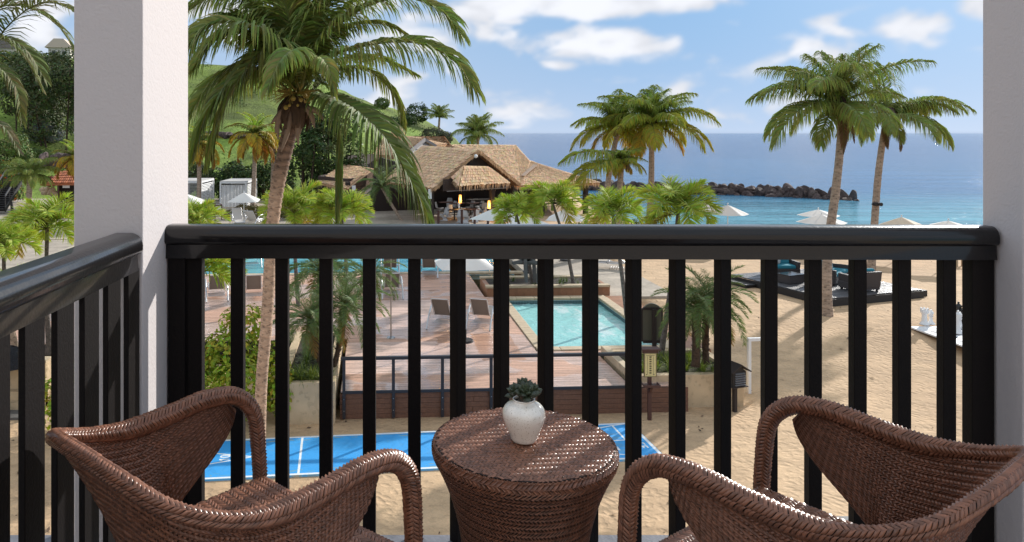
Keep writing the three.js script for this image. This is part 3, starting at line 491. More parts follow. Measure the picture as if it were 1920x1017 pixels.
// stalk curve leaving the crown at elevation e0 and bending to e1 (degrees), pointing along +x
function arch(len, e0, e1, pow = 1.2, side = 0) { const P = []; let p = V(0, 0, 0); const n = 9; for (let i = 0; i <= n; i++) { P.push(p.clone()); const e = lerp(e0, e1, Math.pow(i / n, pow)) * Math.PI / 180; p.add(V(Math.cos(e), Math.sin(e), side * (i / n)).multiplyScalar(len / n)); } return P; }
function frondSet(len, classes, o, variants = 2) { return classes.map(([e0, e1, lk = 1, oo = {}], i) => Array.from({ length: variants }, (_, v) => frondGeo(arch(len * lk * (0.93 + 0.14 * v), e0 + v * 4, e1 - v * 6, 1.1, (v - 0.5) * 0.25), { ...o, ...oo, seed: (o.seed ?? 1) * 50 + i * 7 + v }))); }
function trunkGeo(pts, r0, r1, seg = 30, rings = true, seed = 3) {
  const bulge = (t) => lerp(r0, r1, t) * (1 + 0.5 * Math.exp(-t * 22)) * (rings ? 1 + 0.018 * Math.sin(t * seg * 2.1) : 1);
  const g = limb(pts, bulge, seg, 12, 0.06, seed); const uv = g.attributes.uv; for (let i = 0; i < uv.count; i++) uv.setXY(i, uv.getX(i), uv.getY(i) / 1.6); return tint(g, (p) => 0.9 + 0.3 * (fbm(p.x * 3 + 20, p.y * 2.2 + 20, 3) - 0.5));
}
// spots: list of [azimuth degrees (0 right, 90 away), class index, scale]
function plantCrown(o, at, set, spots, mat, seed = 1) { const r = rng(seed); for (const [az, k, s = 1] of spots) { const v = set[k]; const m = mesh('frond', v[Math.floor(r() * v.length)], mat, o); m.position.copy(at); m.rotation.set((r() - 0.5) * 0.12, az * Math.PI / 180, (r() - 0.5) * 0.12); m.scale.setScalar(s * (0.94 + r() * 0.12)); } }
const ringSpots = (n, k, off, s = 1, jit = 14, seed = 1) => { const r = rng(seed * 13 + k); return Array.from({ length: n }, (_, i) => [off + i * 360 / n + (r() - 0.5) * jit, k, s * (0.9 + r() * 0.2)]); };
function skirt(o, at, rad, hgt, n = 16, seed = 2) {                  // dead sheaths and fibre under a crown
  const r = rng(seed), L = []; for (let i = 0; i < n; i++) { const a = r() * 6.28, g = grid(2, 5, (u, v) => { const x = (u - 0.5) * rad * 0.9 * (1 - v * 0.75), out = rad * (0.75 + 0.9 * Math.sin(v * 2.2)), y = hgt * (0.45 - v * (0.7 + 0.5 * hash(i, 3))); return V(Math.cos(a) * out - Math.sin(a) * x, y, Math.sin(a) * out + Math.cos(a) * x); }); L.push(g); }
  mesh('leaf_sheaths', mg(L), M.fibre, o).position.copy(at);
}
function nuts(o, at, rad, n, r0, seed = 3) { const r = rng(seed); for (let i = 0; i < n; i++) { const a = r() * 6.28, m = mesh('coconut', cocoG, M.coco, o); m.position.set(at.x + Math.cos(a) * rad, at.y - r() * rad * 1.2, at.z + Math.sin(a) * rad); m.scale.set(r0, r0 * 1.25, r0); m.rotation.set(r(), r(), r()); } }
const cocoG = new THREE.SphereGeometry(1, 10, 8);
const cocoSet = frondSet(3.0, [[78, 35, 0.8], [58, -5], [38, -38], [12, -68], [-15, -82, 0.9], [-48, -88, 0.8, { col: GREEN.dead, droop: 0.9, L: 0.5 }]], { n: 88, L: 1.2, w: 0.042, droop: 1.7, seed: 4, r0: 0.035, bunch: 0.3, ang0: 62, tipYellow: 0.5 });
const cocoGold = frondSet(3.0, [[75, 30, 0.8], [55, -8], [34, -40, 1, { col: [[0.17, 0.25, 0.03], [0.42, 0.42, 0.035]] }], [8, -66, 1, { col: [[0.2, 0.26, 0.03], [0.5, 0.43, 0.035]] }], [-18, -80, 0.85, { col: GREEN.yellow }], [-50, -88, 0.7, { col: GREEN.dead, droop: 0.9, L: 0.5 }]], { n: 84, L: 1.15, w: 0.048, droop: 1.5, seed: 5, r0: 0.035, col: GREEN.golden, tipYellow: 0.55, bunch: 0.2 });
const adonSet = frondSet(1.35, [[80, 15, 0.95], [66, -25], [50, -55], [28, -78, 0.9], [0, -85, 0.9, { col: [[0.3, 0.3, 0.03], [0.5, 0.4, 0.06]] }]], { n: 58, L: 0.66, w: 0.03, droop: 0.28, seed: 6, r0: 0.018, col: GREEN.adon, ang0: 62, ang1: 30, lift: 0.3, tipYellow: 0.5, bunch: 0.8, bare: 0.2 });
const dateSet = frondSet(1.25, [[70, 10], [45, -35], [20, -65], [-10, -82], [-40, -88, 0.8, { col: [[0.2, 0.16, 0.04], [0.42, 0.22, 0.06]] }]], { n: 60, L: 0.26, w: 0.016, droop: 0.35, seed: 7, r0: 0.010, col: GREEN.date, ang0: 60, ang1: 30, lift: 0.2, seg: 2, bunch: 0.35 });
const yellowSet = frondSet(2.1, [[75, 15, 0.9, { col: GREEN.adon }], [50, -30, 1, { col: [[0.10, 0.15, 0.02], [0.3, 0.26, 0.03]] }], [20, -68], [-5, -84], [-30, -88, 0.9, { col: [[0.28, 0.14, 0.02], [0.42, 0.22, 0.03]] }]], { n: 34, L: 0.62, w: 0.07, droop: 0.8, seed: 8, r0: 0.03, col: GREEN.yellow, tipYellow: 0.7 });
function palm(name, label, cat, base, top, bend, r0, r1, set, spots, mat, o = {}) {
  const p = thing(name, label, cat, base, 0, o.group), t = top.clone().sub(base), pts = [V(0, -0.25, 0), ...bend.map(([k, dx, dz]) => t.clone().multiplyScalar(k).add(V(dx, 0, dz))), t];
  mesh('trunk', trunkGeo(pts, r0, r1, o.seg ?? 30, true, o.seed ?? 3), o.trunkMat ?? M.trunk, p);
  plantCrown(p, t.clone().add(V(0, -0.05, 0)), set, spots, mat, o.seed ?? 1);
  if (o.skirt) skirt(p, t, o.skirt[0], o.skirt[1], o.skirt[2], o.seed ?? 2);
  if (o.nuts) nuts(p, t.clone().add(V(0, -0.1, 0)), o.nuts[0], o.nuts[1], o.nuts[2], o.seed ?? 3);
  if (o.shaft) mesh('crown_shaft', limb([t.clone().add(V(0, -o.shaft, 0)), t.clone().add(V(0, -o.shaft * 0.6, 0)), t.clone().add(V(0, 0.1, 0))], (k) => r1 * lerp(1.35, 0.7, k), 8, 10), shaftM, p);
  return p;
}
const shaftM = std(C(0.22, 0.28, 0.06), 0.6);

// ---- the tall coconut palm in front of the balcony, leaf by leaf
{
  const d0 = 14, B0 = W(485, 940, 14.0); B0.y = 0; const p = thing('coconut_palm', 'tall coconut palm close to the balcony, its ringed trunk passing behind the rail', 'palm tree', B0);
  const L = (px, py, d) => W(px, py, d).sub(B0), tp = [[484, 952], [486, 880], [490, 720], [500, 600], [510, 430], [520, 350], [535, 280], [551, 215], [556, 180]];
  const pts = tp.map(([x, y]) => L(x, y, d0));
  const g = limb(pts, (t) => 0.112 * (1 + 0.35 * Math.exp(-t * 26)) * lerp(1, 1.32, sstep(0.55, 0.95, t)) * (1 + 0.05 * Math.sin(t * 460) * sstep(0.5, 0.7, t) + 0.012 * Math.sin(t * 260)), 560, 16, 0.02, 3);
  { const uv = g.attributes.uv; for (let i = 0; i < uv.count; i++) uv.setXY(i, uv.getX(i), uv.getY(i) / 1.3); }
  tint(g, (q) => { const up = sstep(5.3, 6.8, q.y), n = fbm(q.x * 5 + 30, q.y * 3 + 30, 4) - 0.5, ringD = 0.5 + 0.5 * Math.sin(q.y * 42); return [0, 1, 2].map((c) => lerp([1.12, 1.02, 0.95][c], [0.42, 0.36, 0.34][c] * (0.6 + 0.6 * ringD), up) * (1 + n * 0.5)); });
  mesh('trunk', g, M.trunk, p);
  const F0 = { n: 120, L: 1.3, w: 0.052, droop: 0.6, r0: 0.036, seg: 4, bunch: 0.15, col: GREEN.coco };
  // rachis as [photograph x, y, distance] from hub to tip
  const fr = [
    [[[566, 165, 14], [612, 70, 13.9], [690, 10, 13.7], [765, -4, 13.6], [830, 22, 13.5], [866, 66, 13.4]], { L: 1.2, droop: 0.75, twist: 0.5 }],
    [[[570, 175, 14], [608, 114, 13.9], [690, 84, 13.6], [780, 80, 13.4], [850, 112, 13.3], [893, 170, 13.2]], { L: 1.35, droop: 0.95, twist: 0.5 }],
    [[[572, 180, 14], [640, 128, 14.6], [702, 138, 15], [742, 185, 15.2], [757, 240, 15.3]], { L: 0.7, droop: 1.2 }],
    [[[575, 188, 14], [610, 178, 13.6], [660, 200, 13.2], [715, 248, 12.9], [762, 322, 12.8], [806, 418, 12.8]], { L: 1.3, droop: 1.1, n: 120, twist: 0.4, col: [[0.11, 0.155, 0.03], [0.19, 0.23, 0.05]], ang0: 75, ang1: 22 }],
    [[[562, 170, 14], [545, 110, 13.5], [500, 92, 13.1], [452, 142, 12.8], [412, 225, 12.7], [392, 300, 12.7]], { L: 1.2, droop: 1.3, col: [[0.11, 0.145, 0.025], [0.24, 0.25, 0.045]] }],
    [[[560, 175, 14], [505, 118, 14.2], [440, 128, 14.3], [380, 178, 14.2], [340, 240, 14.1]], { L: 1.35, droop: 1.0, twist: -0.5 }],
    [[[558, 170, 14], [500, 70, 14.2], [430, 30, 14.3], [375, 60, 14.2], [335, 130, 14.1]], { L: 1.35, droop: 1.0, twist: -0.5 }],
    [[[558, 165, 14], [505, 50, 13.9], [445, -10, 13.8], [385, -30, 13.7], [320, -20, 13.6]], { L: 1.3, droop: 0.9, twist: -0.5 }],
    [[[560, 165, 14], [566, 80, 13.9], [572, 0, 13.6], [590, -90, 13.2]], { L: 1.25, droop: 0.7 }],
    [[[562, 168, 14], [585, 85, 14.6], [640, 20, 15], [720, -30, 15.4]], { L: 1.25, droop: 0.9 }],
    [[[560, 168, 14], [530, 70, 14.7], [480, 10, 15.1], [430, -40, 15.5]], { L: 1.25, droop: 0.9 }],
    [[[560, 172, 14], [620, 118, 15], [700, 108, 15.8], [780, 140, 16.4]], { L: 0.8, droop: 0.8 }],
    [[[556, 178, 14], [490, 140, 14.9], [420, 150, 15.5], [360, 200, 16]], { L: 1.2, droop: 1.1 }],
    [[[560, 168, 14], [548, 112, 12.9], [545, 95, 12.2], [520, 120, 11.7], [500, 170, 11.4]], { L: 0.7, droop: 0.9 }],
    [[[562, 172, 14], [580, 120, 13.0], [600, 108, 12.4], [618, 130, 12.0], [626, 175, 11.9]], { L: 0.55, droop: 1.0 }],
    [[[566, 175, 14], [600, 170, 14.4], [632, 215, 14.5], [634, 320, 14.4], [630, 432, 14.35]], { L: 0.55, droop: 2.2, n: 70, bare: 0.42, ang0: 20, ang1: 12, w: 0.06, col: [[0.10, 0.15, 0.03], [0.16, 0.2, 0.04]] }],
    [[[560, 168, 14], [520, 90, 13.4], [470, 50, 12.9], [400, 45, 12.5], [345, 90, 12.3]], { L: 1.25, droop: 1.0, twist: -0.4 }],
    [[[566, 170, 14], [600, 90, 14.3], [650, 50, 14.6], [720, 45, 14.9], [770, 70, 15.1]], { L: 0.7, droop: 0.8 }],
    [[[560, 168, 14], [510, 95, 13.7], [455, 60, 13.6], [405, 75, 13.5], [365, 125, 13.4]], { L: 1.25, droop: 1.0, twist: -0.4 }],
    [[[560, 168, 14], [520, 60, 14.4], [470, 5, 14.6], [410, -10, 14.7], [350, 20, 14.8]], { L: 1.3, droop: 1.0 }],
    [[[560, 168, 14], [548, 60, 13.6], [530, -10, 13.3], [505, -90, 13]], { L: 1.25, droop: 0.7 }],
    [[[560, 168, 14], [590, 60, 13.8], [620, 0, 13.6], [665, -60, 13.4]], { L: 1.2, droop: 0.9 }],
    [[[558, 172, 14], [500, 130, 13.6], [440, 150, 13.3], [390, 215, 13.1], [362, 290, 13]], { L: 1.2, droop: 1.1, col: [[0.13, 0.18, 0.03], [0.24, 0.28, 0.05]] }],
    [[[560, 165, 14], [540, 75, 14], [515, 10, 14.1], [480, -60, 14.2]], { L: 1.25, droop: 0.7 }],
  ];
  fr.forEach(([q, o], i) => mesh('frond', frondGeo(q.map((a) => L(...a)), { ...F0, ...o, seed: 900 + i }), M.leaf, p));
  skirt(p, L(553, 205, 14), 0.2, 0.55, 30, 7);
  for (const [a, b, c] of [[[552, 196], [524, 215], [521, 262]], [[560, 200], [558, 250], [559, 272]], [[548, 200], [538, 250], [527, 285]], [[566, 195], [583, 215], [590, 240]], [[545, 205], [522, 218], [508, 232]], [[570, 200], [596, 210], [606, 225]], [[556, 205], [562, 240], [556, 262]], [[542, 210], [520, 235], [516, 250]]]) mesh('spathe', limb([L(...a, 13.85), L(...b, 13.8), L(...c, 13.78)], (t) => 0.05 * Math.sin(Math.PI * clamp(0.15 + t * 0.82)) + 0.006, 12, 7), M.bract, p);
  const r = rng(12), at = L(556, 178, 13.75);
  for (let i = 0; i < 26; i++) { const L1 = []; const a = r() * 6.28; for (let k = 0; k < 5; k++) L1.push(bar(at.clone().add(V(Math.cos(a) * 0.16, 0.05, Math.sin(a) * 0.16)), at.clone().add(V(Math.cos(a + (r() - 0.5)) * (0.38 + r() * 0.2), -0.2 + r() * 0.45, Math.sin(a + (r() - 0.5)) * 0.4)), 0.007, 4, 0.004)); mesh('flower_stalk', mg(L1), M.coco, p); }
  for (let i = 0; i < 22; i++) { const a = r() * 6.28, m = mesh('coconut', cocoG, M.coco, p); m.position.set(at.x + Math.cos(a) * (0.2 + r() * 0.16), at.y - 0.25 + r() * 0.35, at.z + Math.sin(a) * 0.26); m.scale.setScalar(0.025 + r() * 0.03); }
}
// ---- palm at the far left whose leaves hang into the picture
{
  const B0 = W(-150, 600, 15); B0.y = 0; const p = thing('coconut_palm', 'coconut palm at the left border with leaves hanging in front of the hillside', 'palm tree', B0), L = (x, y, d) => W(x, y, d).sub(B0);
  mesh('trunk', trunkGeo([V(0, -0.2, 0), L(-160, 400, 15), L(-150, 120, 15)], 0.14, 0.12, 40), M.trunk, p);
  const F0 = { n: 64, L: 0.85, w: 0.045, droop: 0.7, r0: 0.03, seg: 3, col: [[0.10, 0.13, 0.035], [0.2, 0.21, 0.06]] };
  [[[[-150, 120, 15], [-60, 90, 14.8], [0, 70, 14.6], [50, 95, 14.5], [85, 150, 14.4]], { L: 0.8 }], [[[-150, 110, 15], [-50, 30, 15.2], [40, 10, 15.4], [110, 50, 15.6], [150, 120, 15.7]], { L: 0.9 }], [[[-150, 120, 15], [-40, 110, 15], [22, 40, 14.8], [80, 4, 14.6], [140, 22, 14.5], [190, 90, 14.4]], {}], [[[-150, 120, 15], [-60, 60, 14.7], [20, 0, 14.4], [100, -30, 14.2], [180, -10, 14]], {}], [[[-150, 120, 15], [-70, 110, 14.4], [-10, 120, 14], [30, 165, 13.8], [42, 230, 13.7]], { droop: 1.1, L: 0.6 }], [[[-150, 130, 15], [-80, 190, 14.5], [-30, 222, 14.2], [10, 240, 14], [36, 285, 13.9]], { droop: 1, L: 0.5, col: [[0.13, 0.15, 0.06], [0.25, 0.25, 0.12]] }], [[[-150, 120, 15], [-200, 0, 15], [-280, -30, 15], [-360, 60, 15]], {}], [[[-150, 120, 15], [-150, 0, 15.5], [-120, -90, 16], [-60, -160, 16.5]], {}], [[[-150, 120, 15], [-90, 60, 15.4], [-20, 60, 15.8], [40, 100, 16], [80, 170, 16.1]], { L: 0.6 }]].forEach(([q, o], i) => mesh('frond', frondGeo(q.map((a) => L(...a)), { ...F0, ...o, seed: 70 + i }), M.leaf, p));
  skirt(p, L(-150, 130, 15), 0.2, 0.5, 16, 4);
}
// ---- two coconut palms on the beach at the right
{
  const spots = [...ringSpots(5, 0, 20, 0.9), ...ringSpots(5, 1, 40), [170, 2, 1.12], [195, 2, 1.05], [150, 1, 1.1], [185, 3, 1.1], [205, 3, 1.15], [230, 2], [260, 3, 0.9], [300, 3, 0.8], [330, 2, 0.8], [60, 3, 0.8], [110, 3, 0.8], [20, 4, 0.7], [215, 4, 0.8], [255, 5, 0.7], [290, 5, 0.6]];
  const b1 = onSand(1551, 592), d1 = -b1.z;
  palm('coconut_palm', 'tall coconut palm rising from the sand in front of the lounge platform', 'palm tree', b1, W(1574, 196, d1 + 0.4), [[0.3, -0.10, 0], [0.6, 0.06, 0], [0.85, 0.12, 0]], 0.165, 0.12, cocoSet, spots, M.leaf, { seg: 70, seed: 21, skirt: [0.24, 0.75, 26], nuts: [0.3, 10, 0.09] });
  const b2 = onSand(1633, 507), d2 = -b2.z;
  palm('coconut_palm', 'coconut palm behind the sofas with a small black lamp strapped to its trunk', 'palm tree', b2, W(1664, 218, d2), [[0.3, -0.05, 0], [0.6, -0.12, 0], [0.85, -0.08, 0]], 0.17, 0.13, cocoSet, [[110, 1, 1.3], [125, 0, 1.3], [85, 0, 1.2], [60, 1, 1.1], [10, 2, 1.15], [-8, 3, 1.15], [25, 2, 1.1], [2, 2, 1.25], [170, 2, 0.9], [190, 3, 0.9], [215, 3, 0.8], [240, 3, 0.8], [280, 3], [310, 3, 0.9], [330, 2, 1.05], [345, 2, 1.1], [150, 3, 0.8], [90, 2], [50, 2], [260, 4, 0.7], [200, 4, 0.7], [300, 5, 0.7], [230, 5, 0.7]], M.leaf, { seg: 70, seed: 25, skirt: [0.28, 0.9, 24], nuts: [0.32, 8, 0.1] });
  const lm = tag(mesh('spotlight', mg([rbox(0.22, 0.16, 0.2, 0.03), bar(V(-0.18, 0, 0), V(0, 0, 0), 0.04), xf(cyl(0.05, 0.09, 0.16, 0, 0, 0), 0.14, 0, 0.02, Math.PI / 2)]), M.woodBlack), 'small black lamp strapped to the trunk of a beach palm', 'lamp'); lm.position.copy(W(1638, 383, d2 - 0.2)).add(V(0.12, 0, 0));
}
// ---- three golden coconut palms near the water
{
  const mk = (label, bx, by, tx, ty, dd, s, seed, bend, extra) => { const b = W(bx, by, dd); b.y = rise(b.x, dd); palm('coconut_palm', label, 'palm tree', b, W(tx, ty, dd), bend, 0.2, 0.14, cocoGold, [...ringSpots(6, 0, seed * 20, 0.85 * s, 20, seed), ...ringSpots(6, 1, seed * 33, s, 20, seed), ...ringSpots(6, 2, seed * 11, s, 20, seed), ...ringSpots(6, 3, seed * 17, s, 20, seed), ...ringSpots(3, 4, seed * 7, 0.9 * s, 30, seed), ...extra], M.leaf, { seg: 60, seed, skirt: [0.26, 0.8, 18], nuts: [0.3, 6, 0.1] }); };
  mk('golden green coconut palm with a dense upright crown, leftmost of three by the sea', 1136, 470, 1160, 238, 44, 0.98, 41, [[0.5, -0.25, 0]], [[100, 0, 1.1], [80, 0, 1.1], [180, 2, 1.1], [195, 3, 1.1]]);
  mk('tallest golden coconut palm by the sea, its leaves sweeping to the right', 1214, 470, 1222, 232, 42, 1.05, 47, [[0.5, 0.1, 0]], [[60, 0, 1.2], [80, 0, 1.2], [20, 1, 1.1], [5, 2, 1.25], [-5, 3, 1.2]]);
  mk('short golden coconut palm with drooping brown leaves between two taller ones by the sea', 1160, 480, 1166, 304, 40, 0.5, 53, [[0.5, -0.06, 0]], [[200, 3, 1.3], [215, 3, 1.3], [190, 2, 1.3]]);
}
// ---- palm behind the restaurant roof and a small one on the headland
{
  const b = W(898, 330, 92); b.y = hillAt(b.x, 92) - 0.2; palm('coconut_palm', 'coconut palm rising behind the thatched restaurant roof', 'palm tree', b, W(896, 256, 92), [[0.5, 0, 0]], 0.22, 0.18, cocoSet, [...ringSpots(7, 0, 5, 1.25), ...ringSpots(7, 1, 30, 1.2), ...ringSpots(7, 2, 10, 1.15), ...ringSpots(5, 3, 20)], M.leaf, { seg: 16, seed: 61 });
  const b2 = W(822, 252, 118); b2.y = hillAt(b2.x, 118) - 0.2; palm('coconut_palm', 'small pale palm on the headland beside dark bushes', 'palm tree', b2, W(824, 222, 118), [[0.5, 0, 0]], 0.2, 0.16, cocoSet, [...ringSpots(6, 0, 15, 1.05), ...ringSpots(7, 1, 40, 0.95), ...ringSpots(6, 2, 0, 0.9)], M.leaf, { seg: 14, seed: 67 });
}
// ---- yellowing palms below the hill
for (const [tx, ty, bx, by, dd, label, seed, s] of [[372, 268, 372, 402, 57, 'yellow leaved palm half hidden behind the white column', 71, 1.05], [478, 252, 472, 402, 57, 'yellowing palm with hanging orange leaves beside the white cabana', 73, 1.25], [513, 262, 508, 398, 60, 'slender yellowing palm just left of the big ringed trunk', 79, 0.95], [140, 295, 150, 400, 58, 'yellow leaved palm beside the red tiled hut', 83, 1.0]]) {
  const b = W(bx, by, dd); b.y = 0.62; palm('yellowing_palm', label, 'palm tree', b, W(tx, ty, dd), [[0.5, 0.05, 0]], 0.19, 0.15, yellowSet, [...ringSpots(4, 0, seed, 0.9 * s), ...ringSpots(6, 1, seed * 2, s), ...ringSpots(7, 2, seed * 3, s), ...ringSpots(7, 3, seed * 4, s), ...ringSpots(5, 4, seed * 5, s)], M.leaf, { seg: 24, seed });
}
// ---- low bright green palms round the pools
{
  const mk = (label, bx, by, tx, ty, dd, s, seed, lvl = DECK) => { const b = W(bx, by, dd); b.y = lvl; palm('bright_green_palm', label, 'palm tree', b, W(tx, ty, dd), [[0.5, (hash(seed, 1) - 0.5) * 0.2, 0]], 0.085 * Math.sqrt(s), 0.05 * Math.sqrt(s), adonSet, [...ringSpots(3, 0, seed * 7, 0.95 * s, 30, seed), ...ringSpots(5, 1, seed * 13, s, 25, seed), ...ringSpots(5, 2, seed * 29, s, 25, seed), ...ringSpots(4, 3, seed * 37, s, 25, seed), ...ringSpots(1, 4, seed * 41, s)], M.leafSoft, { seg: 18, seed, trunkMat: greyTrunk, shaft: 0.35 * s }); };
  const greyTrunk = M.trunk.clone(); greyTrunk.color = C(0.20, 0.175, 0.165);
  mk('bright green palm right of the other in the left foreground garden', 92, 560, 88, 428, 22, 1.0, 101);
  mk('bright green palm at the left border with drooping leaves', 5, 600, 6, 462, 20, 0.75, 103);
  mk('small bright green palm just right of the white column', 372, 520, 366, 420, 30, 1.05, 105);
  mk('bright green palm directly behind the large ringed trunk', 560, 560, 552, 402, 27, 1.0, 107);
  mk('bright yellow green palm beside the hanging folded leaf', 650, 545, 640, 404, 27, 0.98, 109);
  mk('left one of two bright green palms growing in the low planter', 1002, 528, 968, 402, 29.5, 0.88, 111);
  mk('right one of two bright green palms growing in the low planter', 1080, 528, 1036, 380, 29.5, 0.92, 113);
  mk('bright green palm with a leaning dark trunk right of the plunge pool', 1178, 590, 1150, 402, 25.5, 1.0, 117, 0.55);
  mk('bright green palm with a grey trunk in the stone planter', 1237, 672, 1272, 398, 20.4, 0.92, 119, 0.75);
  mk('drooping dark green palm standing beside the clipped hedge', 352, 640, 362, 512, 21, 1.15, 121);
}
// ---- feathery date palms with shaggy trunks
function datePalm(label, base, top, s, seed, r0 = 0.085) {
  const p = thing('pygmy_date_palm', label, 'palm tree', base), t = top.clone().sub(base), r = rng(seed), pts = [V(0, -0.2, 0), t.clone().multiplyScalar(0.5).add(V((r() - 0.5) * 0.15, 0, 0)), t];
  mesh('trunk', trunkGeo(pts, r0 * 0.8, r0, 16, false, seed), M.fibre, p);
  const cv = new THREE.CatmullRomCurve3(pts), L = []; for (let i = 0; i < 120; i++) { const u = 0.12 + 0.86 * r(), c = cv.getPointAt(u), a = r() * 6.28, R = r0 * lerp(0.75, 1.05, u), l = 0.05 + 0.06 * u; const g = xf(new THREE.ConeGeometry(0.02, l, 4), 0, l / 2, 0); g.rotateZ(-0.9); g.rotateY(-a); g.translate(c.x + Math.cos(a) * R * 0.8, c.y, c.z + Math.sin(a) * R * 0.8); L.push(g); }
  mesh('leaf_stubs', mg(L), M.fibre, p);
  plantCrown(p, t, dateSet, [...ringSpots(5, 0, seed, s), ...ringSpots(9, 1, seed * 2, s), ...ringSpots(10, 2, seed * 3, s), ...ringSpots(8, 3, seed * 4, s), ...ringSpots(2, 4, seed * 5, s)], M.leafSoft, seed);
  return p;
}
{
  datePalm('feathery date palm leaning right over the deck corner, nearest the deck', W(622, 690, 18.9), W(646, 572, 19.2), 0.98, 201, 0.075);
  datePalm('feathery date palm with a stout trunk in the middle of the left planter', W(606, 705, 18.4), W(580, 600, 18.6), 0.9, 203, 0.08);
  datePalm('tall feathery date palm at the back of the left planter', W(590, 660, 20.6), W(600, 506, 20.8), 1.15, 205, 0.075);
  datePalm('feathery date palm behind the others beside the wet deck', W(690, 640, 21.5), W(692, 515, 21.8), 0.85, 209, 0.06);
  datePalm('left trunk of the twin date palms in the stone planter', W(1305, 672, 19.2), W(1307, 578, 19.2), 0.95, 211, 0.12);
  datePalm('right trunk of the twin date palms in the stone planter', W(1324, 668, 19.5), W(1330, 566, 19.5), 1.05, 213, 0.1);
  const b = W(756, 398, 54); b.y = 0.62; palm('garden_palm', 'dusky feathery palm with a slanting pale trunk beside the restaurant', 'palm tree', b, W(716, 352, 54), [[0.5, -0.1, 0]], 0.11, 0.1, dateSet.map((q) => q), [...ringSpots(8, 0, 7, 1.7), ...ringSpots(10, 1, 21, 1.7), ...ringSpots(10, 2, 33, 1.6), ...ringSpots(6, 3, 3, 1.4)], M.leaf, { seg: 12, seed: 221 });
  const b2 = W(52, 400, 56); b2.y = 0.62; palm('garden_palm', 'dark green palm beside the dark timber stairs', 'palm tree', b2, W(56, 328, 56), [[0.5, 0, 0]], 0.2, 0.2, cocoSet, [...ringSpots(7, 1, 7, 0.75), ...ringSpots(8, 2, 21, 0.75), ...ringSpots(8, 3, 33, 0.7)], M.leaf, { seg: 12, seed: 223 });
}
// ---- shrubs: leaf-sized blades spread through lumpy volumes
function bushGeo(blobs, n, size, cols, seed, o = {}) {
  const S = soup(), r = rng(seed), vol = blobs.map((b) => Math.pow(b[3] * b[4] * b[5], 0.67)), tot = vol.reduce((a, b) => a + b, 0);
  blobs.forEach(([x, y, z, rx, ry, rz], bi) => {
    const k = Math.round(n * vol[bi] / tot);
    for (let i = 0; i < k; i++) {
      const d = V(r() - 0.5, r() - 0.5, r() - 0.5).normalize(), lump = 0.78 + 0.5 * (fbm(d.x * 2.4 + bi * 7 + 30, d.y * 2.4 + d.z * 1.9 + 30, 3) - 0.3), rad = lump * (1 - 0.42 * r() * r());
      const p = V(x + d.x * rx * rad, y + d.y * ry * rad, z + d.z * rz * rad); if (p.y < (o.floor ?? -1e9)) p.y = (o.floor ?? 0) + r() * 0.1;
      const nrm = d.clone().add(V(r() - 0.5, r() * 0.9 - 0.1, r() - 0.5)).normalize(), t = V(r() - 0.5, r() - 0.7, r() - 0.5).cross(nrm).normalize(), b = nrm.clone().cross(t), l = size * (0.6 + r() * 0.8), w = l * (o.w ?? 0.42);
      const mix = r(), c = [0, 1, 2].map((q) => lerp(cols[0][q], cols[1][q], mix) * (0.75 + r() * 0.5)); if (o.fleck && r() < o.fleck[0]) for (let q = 0; q < 3; q++) c[q] = o.fleck[1][q];
      const a = p.clone().addScaledVector(t, -l / 2), e = p.clone().addScaledVector(t, l / 2).addScaledVector(nrm, -l * 0.12), m1 = p.clone().addScaledVector(b, w / 2).addScaledVector(nrm, l * 0.06), m2 = p.clone().addScaledVector(b, -w / 2).addScaledVector(nrm, l * 0.06);
      S.tri(a, m1, e, c); S.tri(a, e, m2, c);
    }
  });
  return S.build();
}
function shrub(name, label, base, blobs, n, size, cols, seed, o = {}) {
  const s = thing(name, label, o.cat ?? 'shrub', base); mesh('foliage', bushGeo(blobs, n, size, cols, seed, o), M.bush, s);
  const r = rng(seed), st = blobs.slice(0, 6).map(([x, y, z, rx, ry]) => bar(V(x * 0.6, -0.15, z * 0.6), V(x, y + ry * 0.3, z), (o.stem ?? 0.03), 5, (o.stem ?? 0.03) * 0.4)); mesh('stem', mg(st), M.fibre, s); return s;
}
const lushG = [[0.2, 0.30, 0.02], [0.48, 0.50, 0.04]];
{
  const h = shrub('hedge', 'lush yellow green broad leaved hedge beside the palm trunk', W(440, 775, 17.6).setY(0), [[-0.75, 0.75, 0, 0.75, 0.75, 0.7], [0.15, 0.85, 0.1, 0.8, 0.85, 0.7], [-1.3, 1.25, -0.5, 0.8, 0.85, 0.7], [-0.3, 1.45, -0.6, 0.8, 0.75, 0.7], [0.75, 1.15, -0.6, 0.55, 0.8, 0.6], [-0.1, 2.0, -1.4, 0.7, 0.6, 0.6], [1.0, 0.7, -0.3, 0.5, 0.7, 0.5]], 5200, 0.13, lushG, 301, { w: 0.62, floor: 0.06, fleck: [0.02, [0.55, 0.36, 0.03]], cat: 'hedge', stem: 0.04 });
  shrub('hedge', 'small yellow green hedge seen through the side railing', W(100, 780, 17.2).setY(0), [[0, 0.7, 0, 0.5, 0.7, 0.5], [0.5, 0.9, -0.4, 0.6, 0.8, 0.5], [1.3, 0.8, -0.3, 0.7, 0.8, 0.6]], 1600, 0.12, lushG, 303, { w: 0.62, floor: 0.06, cat: 'hedge' });
}
